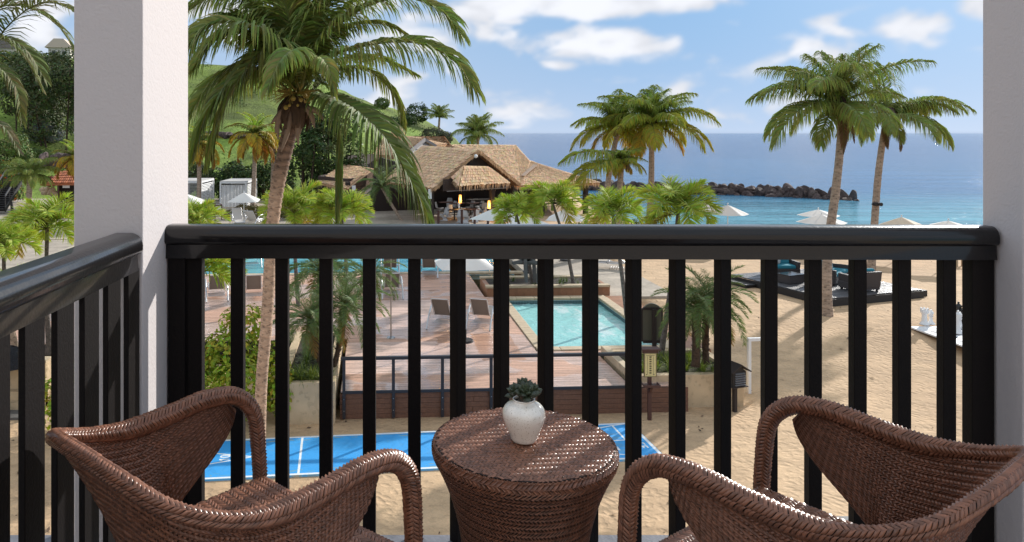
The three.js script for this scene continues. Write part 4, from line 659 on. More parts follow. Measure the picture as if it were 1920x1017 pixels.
// ---- grassy clumps
function clumpGeo(n, L, w, cols, seed) { const S = soup(), r = rng(seed); for (let i = 0; i < n; i++) { const a = r() * 6.28, e0 = 0.35 + r() * 1.1, len = L * (0.6 + r() * 0.6); let p = V((r() - 0.5) * 0.08, 0, (r() - 0.5) * 0.08), pw = w; let dir = V(Math.cos(a) * Math.cos(e0), Math.sin(e0), Math.sin(a) * Math.cos(e0)); const wd = V(-Math.sin(a), 0, Math.cos(a)), mix = r(), c = [0, 1, 2].map((q) => lerp(cols[0][q], cols[1][q], mix)); for (let j = 1; j <= 3; j++) { const q = p.clone().addScaledVector(dir, len / 3), nw = w * [0, 1, 0.7, 0.06][j]; S.quad(p.clone().addScaledVector(wd, pw / 2), q.clone().addScaledVector(wd, nw / 2), q.clone().addScaledVector(wd, -nw / 2), p.clone().addScaledVector(wd, -pw / 2), c); p = q; pw = nw; dir.y -= 0.42; dir.normalize(); } } return S.build(); }
const clumpGs = [0, 1, 2, 3].map((k) => clumpGeo(46, 0.42, 0.02, [[0.12, 0.2, 0.02], [0.32, 0.36, 0.04]], 330 + k)), clumpDk = [0, 1, 2].map((k) => clumpGeo(50, 0.45, 0.018, [[0.05, 0.10, 0.02], [0.15, 0.21, 0.03]], 340 + k));
{
  const r = rng(55), put = (label, gs, pos, s, group) => { const m = tag(mesh('grass_clump', gs[Math.floor(r() * gs.length)], M.leafSoft), label, 'ornamental grass', group); m.position.copy(pos); m.rotation.y = r() * 6; m.scale.setScalar(s * (0.85 + r() * 0.3)); return m; };
  for (let i = 0; i < 34; i++) { const u = 7.5 + r() * 2.3, v = 0.42 + Math.pow(r(), 1.5) * 1.7; put('arching yellow green grass clump growing in the stained stone planter', clumpGs, D(u, 0.74, v), 0.85, 'grassy clumps in the stained stone planter'); }
  for (let i = 0; i < 26; i++) { const u = -1.45 + r() * 1.1, v = -0.1 + r() * 2.6; put('arching green grass clump under the feathery palms of the pale planter', i < 9 ? clumpGs : clumpDk, D(u, 0.9, i < 9 ? -0.12 + r() * 0.2 : v), 0.95, 'grassy clumps under the left planter palms'); }
  for (let i = 0; i < 22; i++) { const u = 5.4 + r() * 4.2, v = 10.7 + r() * 1.3; const m = put('small dark sprig growing in the soil of the low planter', clumpDk, D(u, 0.95, v), 0.55, 'sprigs in the low planter behind the plunge pool'); }
}
// ---- dense dark trees and shrubs below the hill
{
  const dk = [[0.035, 0.07, 0.02], [0.09, 0.135, 0.03]], mid = [[0.08, 0.13, 0.03], [0.17, 0.225, 0.05]], red = [[0.10, 0.05, 0.03], [0.16, 0.09, 0.03]];
  const at = (px, py, d, y) => { const q = W(px, py, d); q.y = y; return q; };
  const tree = (label, px, py, d, w, h, n, cols, seed, y = 0.5, sz = 0.34) => { const r = rng(seed), bl = []; for (let i = 0; i < 11; i++) bl.push([(r() - 0.5) * w * 1.3, h * (0.25 + 0.62 * r()), (r() - 0.5) * w * 0.8, w * (0.28 + r() * 0.2), h * (0.18 + r() * 0.12), w * 0.32]); return shrub('leafy_tree', label, at(px, py, d, y), bl, n, sz, cols, seed, { cat: 'tree', stem: 0.12, w: 0.5 }); };
  tree('dense dark green tree right behind the big ringed trunk', 566, 350, 64, 3.4, 7.4, 4200, dk, 401);
  tree('dark leafy tree between the ringed trunk and the thatched side roof', 622, 345, 66, 3.6, 8.6, 4200, [[0.03, 0.06, 0.015], [0.09, 0.12, 0.03]], 403);
  tree('dark low tree behind the gap of the two white cabanas', 425, 375, 70, 2.9, 3.8, 2600, dk, 405, 0.3);
  tree('dark bushy tree behind the right cabana', 500, 375, 70, 3, 4.2, 2600, dk, 407, 0.3);
  tree('dark bushy tree behind the left cabana', 368, 375, 70, 2.8, 3.9, 2600, [[0.03, 0.05, 0.015], [0.08, 0.1, 0.025]], 409, 0.3);
  tree('large dark tree on the slope right above the silvery shrub', 112, 240, 88, 6.5, 11.8, 9000, [[0.045, 0.07, 0.025], [0.115, 0.145, 0.045]], 411, hillAt((108 - CX) / F * 88, 88) - 0.5, 0.42);
  tree('brownish green tree on the slope at the left border', 36, 240, 92, 6.0, 10.2, 8000, [[0.06, 0.08, 0.03], [0.14, 0.16, 0.05]], 413, hillAt((30 - CX) / F * 92, 92) - 0.5, 0.42);
  tree('mid green bush between the silvery shrub and the dark tree', 62, 235, 98, 4.2, 5.0, 4500, mid, 415, hillAt((62 - CX) / F * 98, 98) - 0.4, 0.34);
  tree('olive green tree high on the slope above the dark tree beside the column', 128, 170, 100, 6, 8, 6000, [[0.06, 0.09, 0.03], [0.14, 0.175, 0.05]], 441, hillAt((128 - CX) / F * 100, 100) - 0.5, 0.42);
  tree('broad green tree on the slope under the grey roofed house', 20, 170, 108, 7, 6.5, 6500, [[0.06, 0.10, 0.03], [0.15, 0.20, 0.05]], 443, hillAt((20 - CX) / F * 108, 108) - 0.5, 0.44);
  tree('rounded green tree between the two hillside houses', 74, 165, 112, 5, 5.2, 5000, [[0.06, 0.095, 0.03], [0.145, 0.19, 0.05]], 445, hillAt((74 - CX) / F * 112, 112) - 0.5, 0.42);
  tree('green tree low on the slope at the left border behind the stairs', 8, 290, 78, 4, 5, 4500, mid, 447, hillAt((8 - CX) / F * 78, 78) - 0.4, 0.34);
  {
    const r = rng(91), bl = []; for (let i = 0; i < 240; i++) { const left = i < 150, px = left ? -60 + r() * 420 : 340 + r() * 500, d = 76 + Math.pow(r(), 1.2) * 50, x = (px - CX) / F * d, s = (left ? 0.7 : 0.45) + r() * 0.8; bl.push([x, hillAt(x, d) + s * 0.2, -d, s * 1.5, s * 0.7, s]); }
    const m = mesh('undergrowth', bushGeo(bl, 15000, 0.3, [[0.06, 0.11, 0.025], [0.19, 0.26, 0.055]], 449), M.bush); m.userData = { kind: 'stuff', label: 'low scrub scattered over the green headland slope', category: 'undergrowth' };
  }
  shrub('silver_shrub', 'silvery grey shrub on the green slope', at(82, 262, 89, hillAt((82 - CX) / F * 89, 89) - 0.2), [[0, 1.5, 0, 1.9, 1.5, 1.5], [-1.2, 1.1, 0.2, 1.3, 1.1, 1], [1.4, 1.0, 0, 1.2, 1.0, 1]], 3200, 0.3, [[0.20, 0.23, 0.20], [0.38, 0.40, 0.36]], 417, { w: 0.3 });
  shrub('green_shrub', 'rounded green shrub beneath the silvery one', at(58, 292, 84, hillAt((58 - CX) / F * 84, 84) - 0.3), [[0, 0.9, 0, 1.7, 1.0, 1.2], [1.6, 0.8, 0, 1.1, 0.8, 1]], 1800, 0.28, mid, 419);
  shrub('flowering_shrub', 'orange flowering shrub at the left border below the palm leaves', at(4, 320, 66, 0.6), [[0, 2.6, 0, 1.6, 1.6, 1.2], [0.6, 1.2, 0, 1.6, 1.2, 1.2]], 1800, 0.3, mid, 421, { fleck: [0.08, [0.6, 0.12, 0.02]] });
  shrub('flowering_shrub', 'small red leaved shrub above the tiled hut', at(96, 330, 70, 0.8), [[0, 1.6, 0, 0.8, 0.6, 0.8]], 700, 0.24, red, 423, { fleck: [0.3, [0.32, 0.05, 0.05]] });
  shrub('headland_bush', 'round bush alone on the skyline of the headland', at(717, 206, 126, hillAt((717 - CX) / F * 126, 126) - 0.2), [[0, 1.0, 0, 1.5, 1.2, 1.3]], 1300, 0.34, mid, 425);
  shrub('headland_bush', 'tall dark bush on the headland slope left of the small palm', at(782, 232, 120, hillAt((782 - CX) / F * 120, 120) - 0.2), [[0, 1.9, 0, 2.3, 2.0, 1.6], [-1.6, 1.0, 0, 1.7, 1.1, 1.3]], 2400, 0.36, dk, 427);
  shrub('headland_bush', 'wide greyish bush on the headland just above the thatched roof', at(812, 252, 108, hillAt((812 - CX) / F * 108, 108) - 0.3), [[0, 1.2, 0, 2.0, 1.3, 1.4], [1.7, 0.8, 0, 1.4, 1.0, 1.2]], 2200, 0.34, [[0.06, 0.07, 0.035], [0.13, 0.135, 0.075]], 429);
  shrub('headland_bush', 'low spreading bush in the middle of the headland slope', at(735, 226, 112, hillAt((735 - CX) / F * 112, 112) - 0.3), [[0, 0.6, 0, 2.6, 0.8, 1.5], [2.4, 0.7, 0, 1.6, 0.9, 1.3]], 1700, 0.32, dk, 431);
  shrub('headland_bush', 'dark bush at the foot of the headland beside the tall palm', at(872, 262, 100, hillAt((872 - CX) / F * 100, 100) - 0.3), [[0, 0.6, 0, 2.6, 0.9, 1.5], [-2, 0.7, 0, 1.6, 0.9, 1.3]], 1700, 0.32, dk, 433);
  shrub('garden_shrub', 'reddish green shrub under the square white umbrella', at(458, 405, 55, 0.62), [[0, 0.6, 0, 0.9, 0.6, 0.6], [-0.9, 0.35, 0.4, 0.6, 0.4, 0.5], [0.9, 0.55, 0, 0.7, 0.55, 0.6]], 1500, 0.17, [[0.10, 0.09, 0.025], [0.17, 0.13, 0.035]], 435);
  shrub('garden_shrub', 'green shrub with red flecks beside the framed notice board', at(395, 398, 56, 0.62), [[0, 0.55, 0, 0.75, 0.55, 0.6]], 900, 0.16, mid, 437, { fleck: [0.05, [0.4, 0.06, 0.03]] });
  shrub('garden_shrub', 'reddish shrub between the white cabana and the palms', at(520, 402, 54, 0.62), [[0, 0.6, 0, 1.0, 0.65, 0.7], [1.2, 0.5, 0, 0.8, 0.5, 0.6]], 1300, 0.17, [[0.09, 0.09, 0.025], [0.16, 0.14, 0.035]], 439);
  shrub('garden_shrub', 'green hedge under the terrace of the restaurant', at(1150, 440, 46, 0.5), [[0, 0.6, 0, 1.6, 0.7, 0.7], [1.9, 0.6, 0, 1.4, 0.7, 0.7], [-1.6, 0.5, 0, 1.2, 0.6, 0.7]], 2200, 0.16, [[0.10, 0.15, 0.02], [0.22, 0.25, 0.03]], 441);
}

// ================================================================ BUILDINGS AND THINGS IN THE GROUNDS
// ---- thatch on a roof plane: a slab under courses of ragged tufts
function thatchPlane(eL, eR, rR, rL, o = {}) {
  const r = rng(o.seed ?? 1), S = soup(), at = (u, v) => eL.clone().lerp(eR, u).lerp(rL.clone().lerp(rR, u), v), n = eR.clone().sub(eL).cross(rL.clone().sub(eL)); if (n.lengthSq() < 1e-6) n.copy(rR.clone().sub(eL).cross(rL.clone().sub(eL))); n.normalize(); if (n.y < 0) n.negate();
  const wd = Math.max(eL.distanceTo(eR), rL.distanceTo(rR)), hg = Math.max(eL.distanceTo(rL), eR.distanceTo(rR)), nc = Math.max(3, Math.round(hg / 0.30)), nt = Math.max(3, Math.round(wd / 0.36));
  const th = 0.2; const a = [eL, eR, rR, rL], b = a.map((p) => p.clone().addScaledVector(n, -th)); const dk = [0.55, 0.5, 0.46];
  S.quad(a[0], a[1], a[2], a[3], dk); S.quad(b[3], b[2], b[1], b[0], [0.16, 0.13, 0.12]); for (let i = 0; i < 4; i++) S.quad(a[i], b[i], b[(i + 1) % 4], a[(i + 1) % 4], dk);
  for (let j = 0; j < nc; j++) for (let i = 0; i < nt; i++) {
    const u0 = (i + (j % 2) * 0.5 + (r() - 0.5) * 0.25) / nt, u1 = u0 + 1.03 / nt, v0 = j / nc, v1 = Math.min(1, v0 + 1.5 / nc), k = 0.90 + r() * 0.2, c = [k, k * (0.97 + r() * 0.05), k * (0.93 + r() * 0.08)];
    for (let q = 0; q < 3; q++) { const ua = clamp(u0 + (u1 - u0) * q / 3), ub = clamp(u0 + (u1 - u0) * (q + 1) / 3); if (ub <= ua) continue; const lo = v0 - (0.16 + r() * 0.36) / nc, lift = 0.05 + r() * 0.035; const kk = c.map((x) => x * (0.9 + r() * 0.2));
      S.quad(at(ua, lo).addScaledVector(n, lift), at(ub, lo - (r() - 0.5) * 0.12 / nc).addScaledVector(n, lift), at(ub, v1).addScaledVector(n, 0.01), at(ua, v1).addScaledVector(n, 0.01), kk); }
  }
  for (const [p, q, on] of [[eL, eR, 1], [eL, rL, o.rakeL ?? 0.6], [eR, rR, o.rakeR ?? 0.6]]) { const L = p.distanceTo(q), m = Math.round(L / 0.055 * on), dir = q.clone().sub(p).normalize(); for (let i = 0; i < m; i++) { const s = p.clone().lerp(q, r()).addScaledVector(n, -0.16 * r() + 0.05), l = 0.16 + r() * 0.22, k = 0.7 + r() * 0.45, out = on === 1 ? rL.clone().sub(eL).normalize().multiplyScalar(-0.13) : V(0, 0, 0); const e = s.clone().add(V(0, -l, 0)).add(out).addScaledVector(dir, (r() - 0.5) * 0.1), c = [k, k * 0.95, k * 0.9]; S.tri(s.clone().addScaledVector(dir, 0.035), s.clone().addScaledVector(dir, -0.035), e, c); } }
  return triUV(S.build(), 1);
}
{
  const h = thing('thatched_restaurant', 'open sided thatched restaurant with several steep straw roofs and dark timber walls', 'building');
  const roof = (a, b, c, d, seed, o = {}) => mesh('thatch_roof', thatchPlane(W(...a), W(...b), W(...c), W(...d), { seed, ...o }), M.thatch, h);
  roof([814, 353, 50], [716, 339, 57.6], [793, 273, 60], [898, 281, 52.4], 1);
  roof([976, 345, 54.8], [866, 333, 62.4], [793, 273, 60], [898, 281, 52.4], 2);
  roof([861, 348, 49.6], [955, 342, 53.4], [915, 312, 52.8], [870, 311, 51.0], 3);
  roof([847, 332, 50.6], [861, 348, 49.6], [870, 311, 51.0], [869, 310.5, 51.05], 4);
  roof([895, 347, 57], [976, 348, 57], [968, 272, 66], [846, 271, 66], 5);
  roof([976, 348, 57], [1125, 343, 58], [995, 303, 62], [988, 302, 62.5], 6);
  roof([972, 349, 57.02], [980, 348, 57.02], [995, 303, 62.05], [967, 271.5, 66], 7);
  roof([1125, 343, 58], [1075, 331, 72], [990, 303, 63], [995, 303, 62], 8);
  roof([690, 302, 70], [850, 277, 77], [834, 256.5, 82], [721, 255, 82], 9);
  roof([753, 293, 66], [700, 290, 74], [765, 256, 81], [794, 259, 70], 10);
  roof([816, 273, 71], [840, 270, 79], [765, 256, 81], [794, 259, 70], 11);
  roof([592, 341, 60], [649, 353, 57.5], [699, 316, 63], [645, 308, 65.5], 12);
  roof([649, 353, 57.5], [700, 345, 64], [704, 316, 66], [699, 316, 63], 13);
  { const g = new THREE.SphereGeometry(0.85, 18, 12); const m = mesh('roof_cap', tint(triUV(g), () => 0.85), M.thatch, h); m.position.copy(W(747, 252, 80)); }
  mesh('flashing', mg([beam(W(757, 294, 65.3), W(797, 262, 69.3), 0.1, 0.32), beam(W(797, 262, 69.3), W(818, 274, 70.4), 0.1, 0.25)]), M.flashing, h);
  mesh('ridge_flashing', beam(W(980, 330, 58.6), W(1004, 309, 60.9), 0.35, 0.05), std(C(0.52, 0.39, 0.3), 0.9, { map: rep(tThatch, 1) }), h);
  const poly = (pts) => { const S = soup(), q = pts.map((p) => W(...p)), off = V(0.03, 0.02, 0.25); const b = q.map((p) => p.clone().sub(off)); for (let i = 1; i < q.length - 1; i++) { S.tri(q[0], q[i], q[i + 1], [1, 1, 1]); S.tri(b[0], b[i + 1], b[i], [1, 1, 1]); } for (let i = 0; i < q.length; i++) S.quad(q[i], b[i], b[(i + 1) % q.length], q[(i + 1) % q.length], [1, 1, 1]); return triUV(S.build(), 1); };
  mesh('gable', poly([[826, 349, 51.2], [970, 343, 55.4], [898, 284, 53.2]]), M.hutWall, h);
  for (let k = 0; k < 6; k++) { const y0 = 336 + k * 3.8; mesh('board', beam(W(831, y0 + 1.9, 50.1), W(955, y0 - (k * 1.1) + 0.6, 53.9), 0.06, 0.125), M.hutBoard, h); }
  mesh('gutter', beam(W(838, 359, 49.8), W(950, 352.5, 53.6), 0.05, 0.045), M.flashing, h);
  mesh('dormer_gable', poly([[760, 293, 66.5], [814, 273, 71.3], [794, 262, 70.5]]), std(C(0.24, 0.22, 0.21), 0.7), h);
  // dark interior: back wall, side walls, bar and shelves
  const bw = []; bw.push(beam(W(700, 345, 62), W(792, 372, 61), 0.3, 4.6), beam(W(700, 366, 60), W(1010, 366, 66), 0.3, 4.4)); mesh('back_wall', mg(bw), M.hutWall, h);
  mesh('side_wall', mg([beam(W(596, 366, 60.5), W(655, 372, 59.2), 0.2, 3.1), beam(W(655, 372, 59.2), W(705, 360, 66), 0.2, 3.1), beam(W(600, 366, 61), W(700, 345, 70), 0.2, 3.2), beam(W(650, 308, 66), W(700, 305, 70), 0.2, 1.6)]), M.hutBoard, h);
  mesh('bar_counter', mg([beam(W(878, 388, 60.5), W(935, 386, 62), 0.8, 1.2)]), std(C(0.07, 0.06, 0.055), 0.7, { map: rep(tStone, 0.5) }), h);
  for (const y of [372, 378]) mesh('bar_shelf', beam(W(880, y, 61.5), W(930, y - 0.6, 63), 0.3, 0.05), M.hutBoard, h);
  const posts = [[808, 420, 50.6], [923, 405, 54.4], [963, 400, 56.4], [866, 398, 60], [1098, 385, 58.6], [1016, 400, 57.6], [1050, 395, 66], [652, 398, 58.2], [600, 395, 60.3]];
  for (const [x, , d] of posts) { const p = W(x, 300, d); mesh('post', rbox(0.32, 2.55, 0.32, 0.02, p.x, 0.55 + 1.275, p.z, 0, 0.5, 0, 1), M.hutWall, h); }
  mesh('notice', beam(W(803, 364, 50.35), W(809.5, 364, 50.35), 0.03, 0.66), M.plaque, h);
  mesh('notice', beam(W(660, 355, 57.9), W(667, 354.5, 57.9), 0.03, 0.55), M.plaque, h);
  mesh('floodlight', xf(new THREE.SphereGeometry(0.14, 12, 8), ...W(892, 293, 52.2).toArray()), M.white, h);
  { const L = []; for (const y of [366, 371.5, 377]) L.push(beam(W(1018, y + 6, 56.6), W(1112, y - 1, 57.6), 0.07, 0.09)); for (let i = 0; i < 6; i++) { const x = 1018 + i * 18.5; L.push(beam(W(x, 374, 56.65), W(x, 392, 56.65), 0.08, 0.08)); } mesh('terrace_rail', mg(L), M.hutWall, h); }
}
// lit amber lamps in the restaurant
for (const [x, y, d, label] of [[863, 373, 55.6, 'glowing amber lantern hanging in the middle of the restaurant'], [917, 384, 54.2, 'glowing amber lantern by the right post of the restaurant']]) {
  const p = W(x, y, d), l = thing('lantern', label, 'lamp', p, 0);
  mesh('shade', xf(new THREE.CylinderGeometry(0.1, 0.14, 0.62, 14), 0, 0, 0), M.lampGlow, l); mesh('stand', mg([cyl(0.03, 0.05, p.y - 0.62 - 0.42, 0, -(p.y - 0.62), 0, 8), cyl(0.16, 0.05, 0.05, 0, -(p.y - 0.62), 0, 12)]), M.hutWall, l);
  const pl = new THREE.PointLight(new THREE.Color(1, 0.55, 0.2), 2, 14, 2); pl.position.set(0, 0, 0.3); pl.castShadow = true; pl.shadow.radius = 6; l.add(pl);
}
// ---- white moulded chairs and dark tables of the restaurant
{
  const path = [[0.26, 0.02, 0.50], [0.05, 0.015, 0.52], [-0.18, 0.03, 0.48], [-0.14, 0.12, 0.38], [0.02, 0.24, 0.32], [0.18, 0.37, 0.38], [0.22, 0.43, 0.46], [0.12, 0.45, 0.48], [-0.12, 0.42, 0.47], [-0.22, 0.46, 0.46], [-0.27, 0.62, 0.46], [-0.32, 0.86, 0.34]];
  const cv = new THREE.CatmullRomCurve3(path.map(([z, y]) => V(0, y, -z))), wv = (t) => { const s = t * (path.length - 1), i = Math.min(path.length - 2, Math.floor(s)); return lerp(path[i][2], path[i + 1][2], s - i); };
  const sheet = (off) => grid(6, 30, (u, v) => { const p = cv.getPoint(v), t = cv.getTangent(v), nn = V(0, -t.z, t.y), w = wv(v), e = (u - 0.5) * 2; p.addScaledVector(nn, off + (v > 0.5 ? 0.05 * e * e : 0.02 * e * e)); p.x = e * w / 2; return p; });
  const cg = mg([sheet(0.012), sheet(-0.012)]);
  const proto = thing('moulded_chair', 'white moulded plastic chair on the restaurant terrace', 'chair', V(0, 0, 0), 0, 'white moulded chairs in front of and inside the restaurant'); mesh('shell', cg, std(C(0.72, 0.72, 0.72), 0.4, { side: THREE.DoubleSide }), proto); mesh('base_plate', rbox(0.44, 0.02, 0.36, 0.008, 0, 0.012, 0.0), M.whiteGloss, proto);
  const L = [[831, 414, 2.3], [840, 408, 0.4], [862, 418, 0.3], [874, 419, 3.5], [889, 417, 2.8], [903, 413, 1.2], [846, 399, 1.0], [856, 396, 2.2], [868, 401, 5.2], [881, 399, 0.8], [898, 398, 2.4], [910, 402, 3.3], [826, 401, 4.4], [842, 393, 0.2], [890, 393, 3.0]];
  L.forEach(([x, y, a], i) => { const p = G(x, y, 0.62); const c = i ? copyOf(proto) : proto; c.position.copy(p); c.rotation.y = a; c.scale.setScalar(1.08); });
  const tp = thing('dining_table', 'dark dining table between the white chairs of the restaurant', 'table', V(0, 0, 0), 0, 'dark dining tables of the restaurant'); mesh('tabletop', rbox(1.1, 0.05, 0.8, 0.015, 0, 0.75, 0), M.woodBrown, tp); mesh('pedestal', mg([cyl(0.05, 0.05, 0.7, 0, 0.02, 0), cyl(0.24, 0.22, 0.03, 0, 0, 0, 16)]), M.woodBlack, tp);
  [[852, 413, 0.4], [882, 412, 0.6], [858, 399, 0.5], [889, 399, 0.3], [836, 397, 0.2]].forEach(([x, y, a], i) => { const c = i ? copyOf(tp) : tp; c.position.copy(G(x, y, 0.62)); c.rotation.y = a; });
  const bp = thing('timber_bollard', 'short dark timber bollard on the restaurant terrace', 'bollard', V(0, 0, 0), 0, 'dark timber bollards along the restaurant terrace'); mesh('post', rbox(0.16, 1.0, 0.16, 0.02, 0, 0.5, 0), M.woodBrown, bp); mesh('cap', rbox(0.2, 0.05, 0.2, 0.015, 0, 1.02, 0), M.woodBrown, bp);
  [[822, 424], [866, 422], [890, 421], [915, 420]].forEach(([x, y], i) => { const c = i ? copyOf(bp) : bp; c.position.copy(G(x, y, 0.62)); });
}
// ---- white slatted cabanas
function cabana(label, x0, x1, d0, d1, H, curtain) {
  const c = thing('cabana', label, 'cabana', V(0, 0.62, 0)), P = 0.13;
  for (const x of [x0, x1]) for (const d of [d0, d1]) mesh('post', rbox(P, H, P, 0.01, x, H / 2, -d), M.white, c);
  for (const d of [d0, d1]) mesh('beam', rbox(x1 - x0 - P, 0.16, P * 0.9, 0.01, (x0 + x1) / 2, H - 0.08, -d), M.white, c);
  for (const x of [x0, x1]) mesh('beam', rbox(P * 0.9, 0.16, d1 - d0 - P, 0.01, x, H - 0.08, -(d0 + d1) / 2), M.white, c);
  const n = 15; for (let i = 0; i < n; i++) { const y = 0.1 + i * (H - 0.3) / n; for (const x of [x0, x1]) { const m = mesh('slat', rbox(0.02, 0.085, d1 - d0 - P, 0.004, x, y, -(d0 + d1) / 2, 0, 0, 0, 1), M.white, c); void m; } mesh('slat', rbox(x1 - x0 - P, 0.085, 0.02, 0.004, (x0 + x1) / 2, y, -d1, 0, 0, 0, 1), M.white, c); }
  mesh('canopy', rbox(x1 - x0 + 0.1, 0.03, d1 - d0 + 0.1, 0.01, (x0 + x1) / 2, H + 0.02, -(d0 + d1) / 2), std(C(0.5, 0.47, 0.44), 0.8), c);
  mesh('brace', rbox(0.1, H - 0.2, 0.06, 0.01, (x0 + x1) / 2, (H - 0.2) / 2, -d1 + 0.06), M.white, c);
  if (curtain) { const pl = (off) => grid(96, 6, (u, v) => V(lerp(x0 + 0.09, x1 - 0.09, u), 0.04 + v * (H - 0.34), -d0 + 0.0 + off + 0.06 * Math.sin(u * 44 + Math.sin(u * 9)) * (1 - 0.25 * v))); mesh('curtain', pl(-0.02), M.curtain, c); const rod = bar(V(x0, H - 0.25, -d0 - 0.02), V(x1, H - 0.25, -d0 - 0.02), 0.02); mesh('curtain_rod', rod, M.woodBlack, c); }
  else mesh('daybed', mg([rbox(x1 - x0 - 0.4, 0.4, d1 - d0 - 0.8, 0.05, (x0 + x1) / 2, 0.25, -(d0 + d1) / 2)]), M.wickerDark, c);
}
cabana('open white slatted cabana half hidden by the white column', -20.3, -18.15, 63, 66.8, 2.24, false);
cabana('white slatted cabana with its white curtains drawn', -16.5, -14.35, 63, 67, 2.2, true);
// ---- parasols
function parasol(label, px, edgeY, hw, d, o = {}) {
  const { n = 4, rise: rs = 0.5, turn = 0.78, mat = M.canvas, ground = null, group } = o, p = W(px, edgeY, d), gy = ground ?? rise(p.x, d), R = hw / F * d, e = p.y;
  const t = thing('parasol', label, 'parasol', V(p.x, gy, p.z), turn, group), k = n === 4 ? R * 1.25 : R, top = e - gy + rs, rim = e - gy;
  const g = grid(n * 8, 8, (u, v) => { const a = u * 2 * Math.PI, f = (u * n) % 1, flat = Math.cos(Math.PI / n) / Math.cos((f - 0.5) * 2 * Math.PI / n), rr = k * v * lerp(1, flat, 1); const sag = -0.05 * Math.sin(f * Math.PI) * v; return V(Math.cos(a) * rr, lerp(top, rim, Math.pow(v, 1.08)) + sag * 0.6, Math.sin(a) * rr); });
  mesh('canopy', g, mat, t);
  const vs = []; for (let i = 0; i < n * 8; i++) { const f = (i / 8) % 1; void f; } 
  for (let i = 0; i < n; i++) { const a = i / n * 2 * Math.PI; mesh('rib', bar(V(0, top - 0.03, 0), V(Math.cos(a) * k * 0.98, rim - 0.012, Math.sin(a) * k * 0.98), 0.012, 5), M.whiteGloss, t); }
  mesh('pole', cyl(0.024, 0.022, top + 0.06, 0, 0, 0, 10), o.pole ?? M.white, t); mesh('finial', xf(new THREE.SphereGeometry(0.04, 10, 8), 0, top + 0.08, 0), M.white, t); mesh('base', mg([cyl(0.26, 0.24, 0.06, 0, 0, 0, 18), cyl(0.045, 0.045, 0.3, 0, 0.05, 0)]), M.woodBlack, t);
  return t;
}
parasol('square white parasol standing in front of the curtained cabana', 457, 377, 31, 50.9, { ground: 0.62, rise: 0.58, turn: 0.1 + 0.78 });
parasol('square white parasol cut by the white column, over the green palm', 345, 380, 40, 50, { ground: 0.62, rise: 0.62, turn: 0.9 });
parasol('white parasol in front of the restaurant, left of the planter palms', 934, 409, 48, 37, { ground: 0.6, rise: 0.55, turn: 0.35 });
parasol('white parasol half hidden between the two groups of planter palms', 1060, 411, 38, 37, { ground: 0.6, rise: 0.5, turn: 0.5 });
parasol('white parasol lowest and nearest behind the left planter palms', 990, 426, 50, 33.8, { ground: 0.6, rise: 0.45, turn: 0.6 });
parasol('white beach parasol partly behind another, farther of the pair by the right green palm', 1330, 396, 38, 43, { n: 6, rise: 0.5 });
parasol('white beach parasol nearer of the pair right of the green palm', 1365, 401, 37, 41, { n: 6, rise: 0.48 });
parasol('farther upper white beach parasol of the pair behind the left beach palm trunk', 1535, 404, 37, 46, { n: 6, rise: 0.36 });
parasol('nearer lower white beach parasol of the pair behind the left beach palm trunk', 1541, 417, 44, 40, { n: 6, rise: 0.42 });
parasol('beige beach parasol right of the second beach palm trunk', 1691, 422, 38, 38, { n: 6, rise: 0.4, mat: M.canvasBeige });
parasol('white beach parasol just above the handrail near the right column', 1779, 425, 38, 36, { n: 6, rise: 0.28 });
parasol('white square parasol below the handrail at the edge of the large pool', 872, 497, 58, 22.4, { ground: DECK, rise: 0.42, turn: 0.78 + 0.12 });
// ---- sun loungers with curved metal frames
function makeLounger(label, sling, group, flat = false) {
  const t = thing('sun_lounger', label, 'sun lounger', V(0, 0, 0), 0, group), back = flat ? 12 : 50, b = back * Math.PI / 180, bl = 0.78, sy = 0.33;
  const B = V(0, sy, 0.35), T = V(0, sy + Math.sin(b) * bl, 0.35 + Math.cos(b) * bl), Ff = V(0, sy - 0.02, -0.95);
  const strip = (p, q, s0, s1) => grid(4, 8, (u, v) => { const m = p.clone().lerp(q, v); m.x = (u - 0.5) * 0.5; m.y -= 0.035 * Math.sin(v * Math.PI) * Math.sin(u * Math.PI); return m; });
  mesh('sling', mg([strip(Ff, B), strip(B, T)]), sling, t);
  const fr = []; for (const x of [-0.26, 0.26]) { fr.push(limb([V(x, sy - 0.02, -0.97), V(x, sy, -0.3), B.clone().setX(x), T.clone().setX(x)], () => 0.018, 20, 7)); }
  fr.push(bar(V(-0.26, sy - 0.02, -0.97), V(0.26, sy - 0.02, -0.97), 0.018), bar(T.clone().setX(-0.26), T.clone().setX(0.26), 0.018)); mesh('frame', mg(fr), M.aluminium, t);
  for (const x of [-0.37, 0.37]) { mesh('arm', limb([V(x, 0.02, 0.95), V(x, 0.32, 0.72), V(x, 0.58, 0.40), V(x, 0.66, 0.12), V(x, 0.58, -0.1), V(x, 0.36, -0.16), V(x * 0.72, 0.32, -0.17)], () => 0.027, 28, 8), M.aluminium, t); mesh('leg', limb([V(x, sy - 0.02, -0.78), V(x, 0.18, -0.86), V(x, 0.01, -0.95)], () => 0.018, 10, 7), M.aluminium, t); }
  for (let i = 0; i < 6; i++) mesh('crossbar', bar(V(-0.3, 0.12, 0.5 - i * 0.11), V(0.3, 0.12, 0.5 - i * 0.11), 0.011, 6), M.aluminium, t);
  return t;
}
